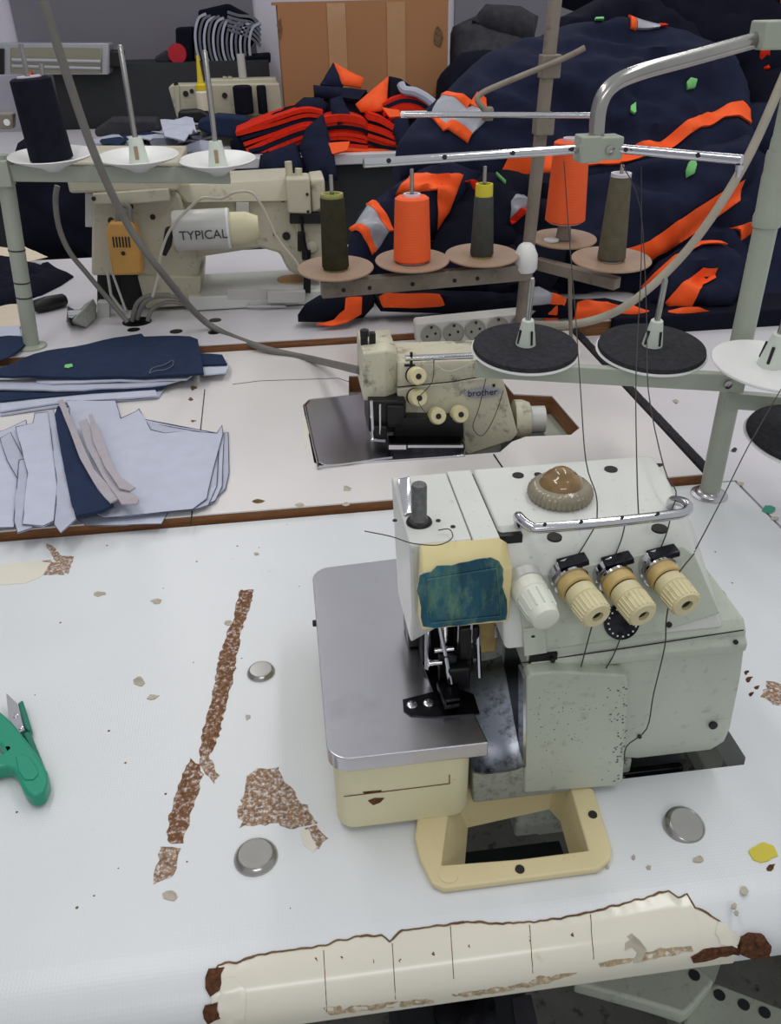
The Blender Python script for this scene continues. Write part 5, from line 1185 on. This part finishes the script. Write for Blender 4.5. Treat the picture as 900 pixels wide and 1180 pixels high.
# ---------------------------------------------------------------- power strip
ps=thing('power_strip','white five-socket power strip standing on edge behind the smaller overlock','power strip',tuple(PZ(545,398,.772)))
a=PY(479,373,1.425); mb=MB(); fbox(mb,0,0,1,1,1,1) if False else None
q=[PY(479,374,1.42),PY(481,400,1.41),PY(612,388,1.41),PY(610,361,1.42)]; mb.hull(q+[p+V((0,.04,0)) for p in q]); mb.build('strip_body','sock',ps,bevel=.006)
for x,y in ((497,386),(523,384),(548,380.5),(574,377),(600,374)):
    c=PY(x,y,1.412); f=MB().lathe([(.0190,-.002),(.0190,.0015),(.0170,.002),(.0165,.0005),(0,.0005)],c,(0,-1,.1),32).build('socket','sockd',ps)
    mb=MB()
    for d in (-.0075,.0075): mb.lathe([(.0024,.0005),(.0024,.0012),(0,.0012)],c+V((d,0,d*.3)),(0,-1,.1),10)
    mb.box(c+V((-.002,-.003,.0125)),c+V((.002,-.001,.0165))); mb.box(c+V((-.002,-.003,-.0165)),c+V((.002,-.001,-.0125))); mb.build('pin_hole','hole',f)
# ---------------------------------------------------------------- cables
tag(MB().tube([PY(38,-40,1.30),PY(50,0,1.31),PY(75,80,1.34),PY(108,175,1.38),PY(145,255,1.42),PY(185,312,1.44),PZ(238,372,.80),PZ(300,400,.781),PZ(360,414,.779),PY(415,427,1.12)],.0062,10,smooth=8).build('hanging_cable','cable'),'thick grey cable hanging from above down to the smaller overlock','cable')
tag(MB().tube([PY(915,62,1.40),PY(905,85,1.40),PY(860,185,1.40),PY(812,262,1.41),PY(770,312,1.42),PY(725,350,1.42),PY(690,367,1.43),PY(650,375,1.43),PY(612,374,1.44)],.0078,12,smooth=8).build('air_hose','hose'),'pale grey hose sweeping down past the jacket heap','hose')
# ---------------------------------------------------------------- thread snips
sn=thing('thread_snips','green plastic thread cutter with steel blade at the left edge of the near table','cutter',tuple(PZ(25,870,ZT)))
body=[(-6,815),(0,819),(8,826),(18,836),(31,853),(45,872),(54,888),(55,899),(50,913),(38,918),(30,914),(24,905),(20,894),(14,886),(7,883),(0,884),(-25,892),(-30,876),(-6,872),(4,866),(0,858),(-12,850),(-20,830)]
flat(body,ZT+.016,.014,step=.006).build('handle_body','tgreen',sn,bevel=.003)
flat([(18,872),(24,868),(34,872),(42,884),(44,892),(38,898),(28,898),(21,888)],ZT+.0172,.002,step=.006).build('thumb_pad','tgreen',sn,bevel=.0008)
flat([(7,799),(9,800),(20,811),(28,841),(23,844),(10,828)],ZT+.012,.0015,step=.006).build('blade','steel',sn)
flat([(20,810),(26,806),(36,838),(33,842),(28,838)],ZT+.011,.009,step=.006).build('spring_arm','tgreen2',sn,bevel=.0015)
flat([(26,845),(34,841),(54,890),(46,884)],ZT+.009,.008,step=.006).build('lower_arm','tgreen2',sn,bevel=.0015)
mb=MB(); mb.lathe([(.0022,0),(.0022,.001),(0,.0014)],PZ(18,825,ZT+.012),seg=12); mb.lathe([(.002,0),(.002,.001),(0,.0014)],PZ(24,839,ZT+.012),seg=12); mb.build('rivet','chrome',sn)
# ---------------------------------------------------------------- under the table
tr=thing('treadle_frame','grey steel pedal frame with round holes under the near table edge','pedal frame',(0,0,0)); 
zz=.40
flat([(660,1132),(740,1095),(790,1100),(824,1130),(796,1163),(788,1169),(744,1155)],zz+.02,.02,step=.05).build('steel_plate','mach',tr,bevel=.004)
flat([(822,1131),(905,1163),(930,1200),(780,1215),(788,1172),(803,1142)],zz+.0,.02,step=.05).build('steel_plate','mach',tr,bevel=.004)
mb=MB()
for x,y in ((829,1147),(857,1158),(881,1167),(800,1124)): mb.lathe([(.006,0),(.006,.001),(0,.001)],PZ(x,y,zz+(.02 if x<810 else 0)),seg=16)
mb.builds('bolt_hole','board',tr)
mb=MB(); mb.box((.05,.22,0),(.09,.30,.38)); mb.box((.28,.2,0),(.32,.3,.38)); mb.build('leg','board',tr)
mo=thing('clutch_motor','dark motor housing hanging under the near table','motor',(.08,.2,.35))
mb=MB(); c=PZ(560,1190,.45); mb.box(c+V((-.09,-.10,-.12)),c+V((.05,.06,0))); mb.build('housing','board',mo,bevel=.01)
mb=MB(); c=PZ(535,1165,.46); mb.lathe([(.03,-.01),(.03,.012),(.012,.016),(0,.016)],c,(0,-.3,1),24); mb.build('pulley','dsteel',mo)
flat([(590,1150),(612,1146),(622,1190),(596,1195)],.452,.01,step=.05).build('cover_strip','dgrey',mo)
# ---------------------------------------------------------------- light
w=bpy.data.worlds.new('world'); sc.world=w; w.use_nodes=True
w.node_tree.nodes['Background'].inputs[0].default_value=(.94,.97,1,1); w.node_tree.nodes['Background'].inputs[1].default_value=.5
def area(name,loc,sx,sy,e,col=(1,.97,.95),rot=(0,0,0)):
    l=bpy.data.lights.new(name,'AREA'); l.shape='RECTANGLE'; l.size=sx; l.size_y=sy; l.energy=e; l.color=col
    o=bpy.data.objects.new(name,l); COL.objects.link(o); o.location=loc; o.rotation_euler=rot; return o
area('ceiling_tube',(-.6,.9,2.7),.18,1.5,9); area('ceiling_tube',(.9,.9,2.7),.18,1.5,9.5,(1,.98,.98))
area('ceiling_tube',(-.6,3.4,2.9),.18,1.5,10); area('ceiling_tube',(1.2,3.2,2.9),.18,1.5,10); area('ceiling_tube',(.1,-2.0,2.75),1.6,.14,10,rot=(R(35),0,0))  # last tube is unseen, added behind the camera for the lip highlight
vs=sc.view_settings; vs.view_transform='Standard'; vs.look='None'; vs.exposure=0; vs.gamma=1; vs.use_curve_mapping=False
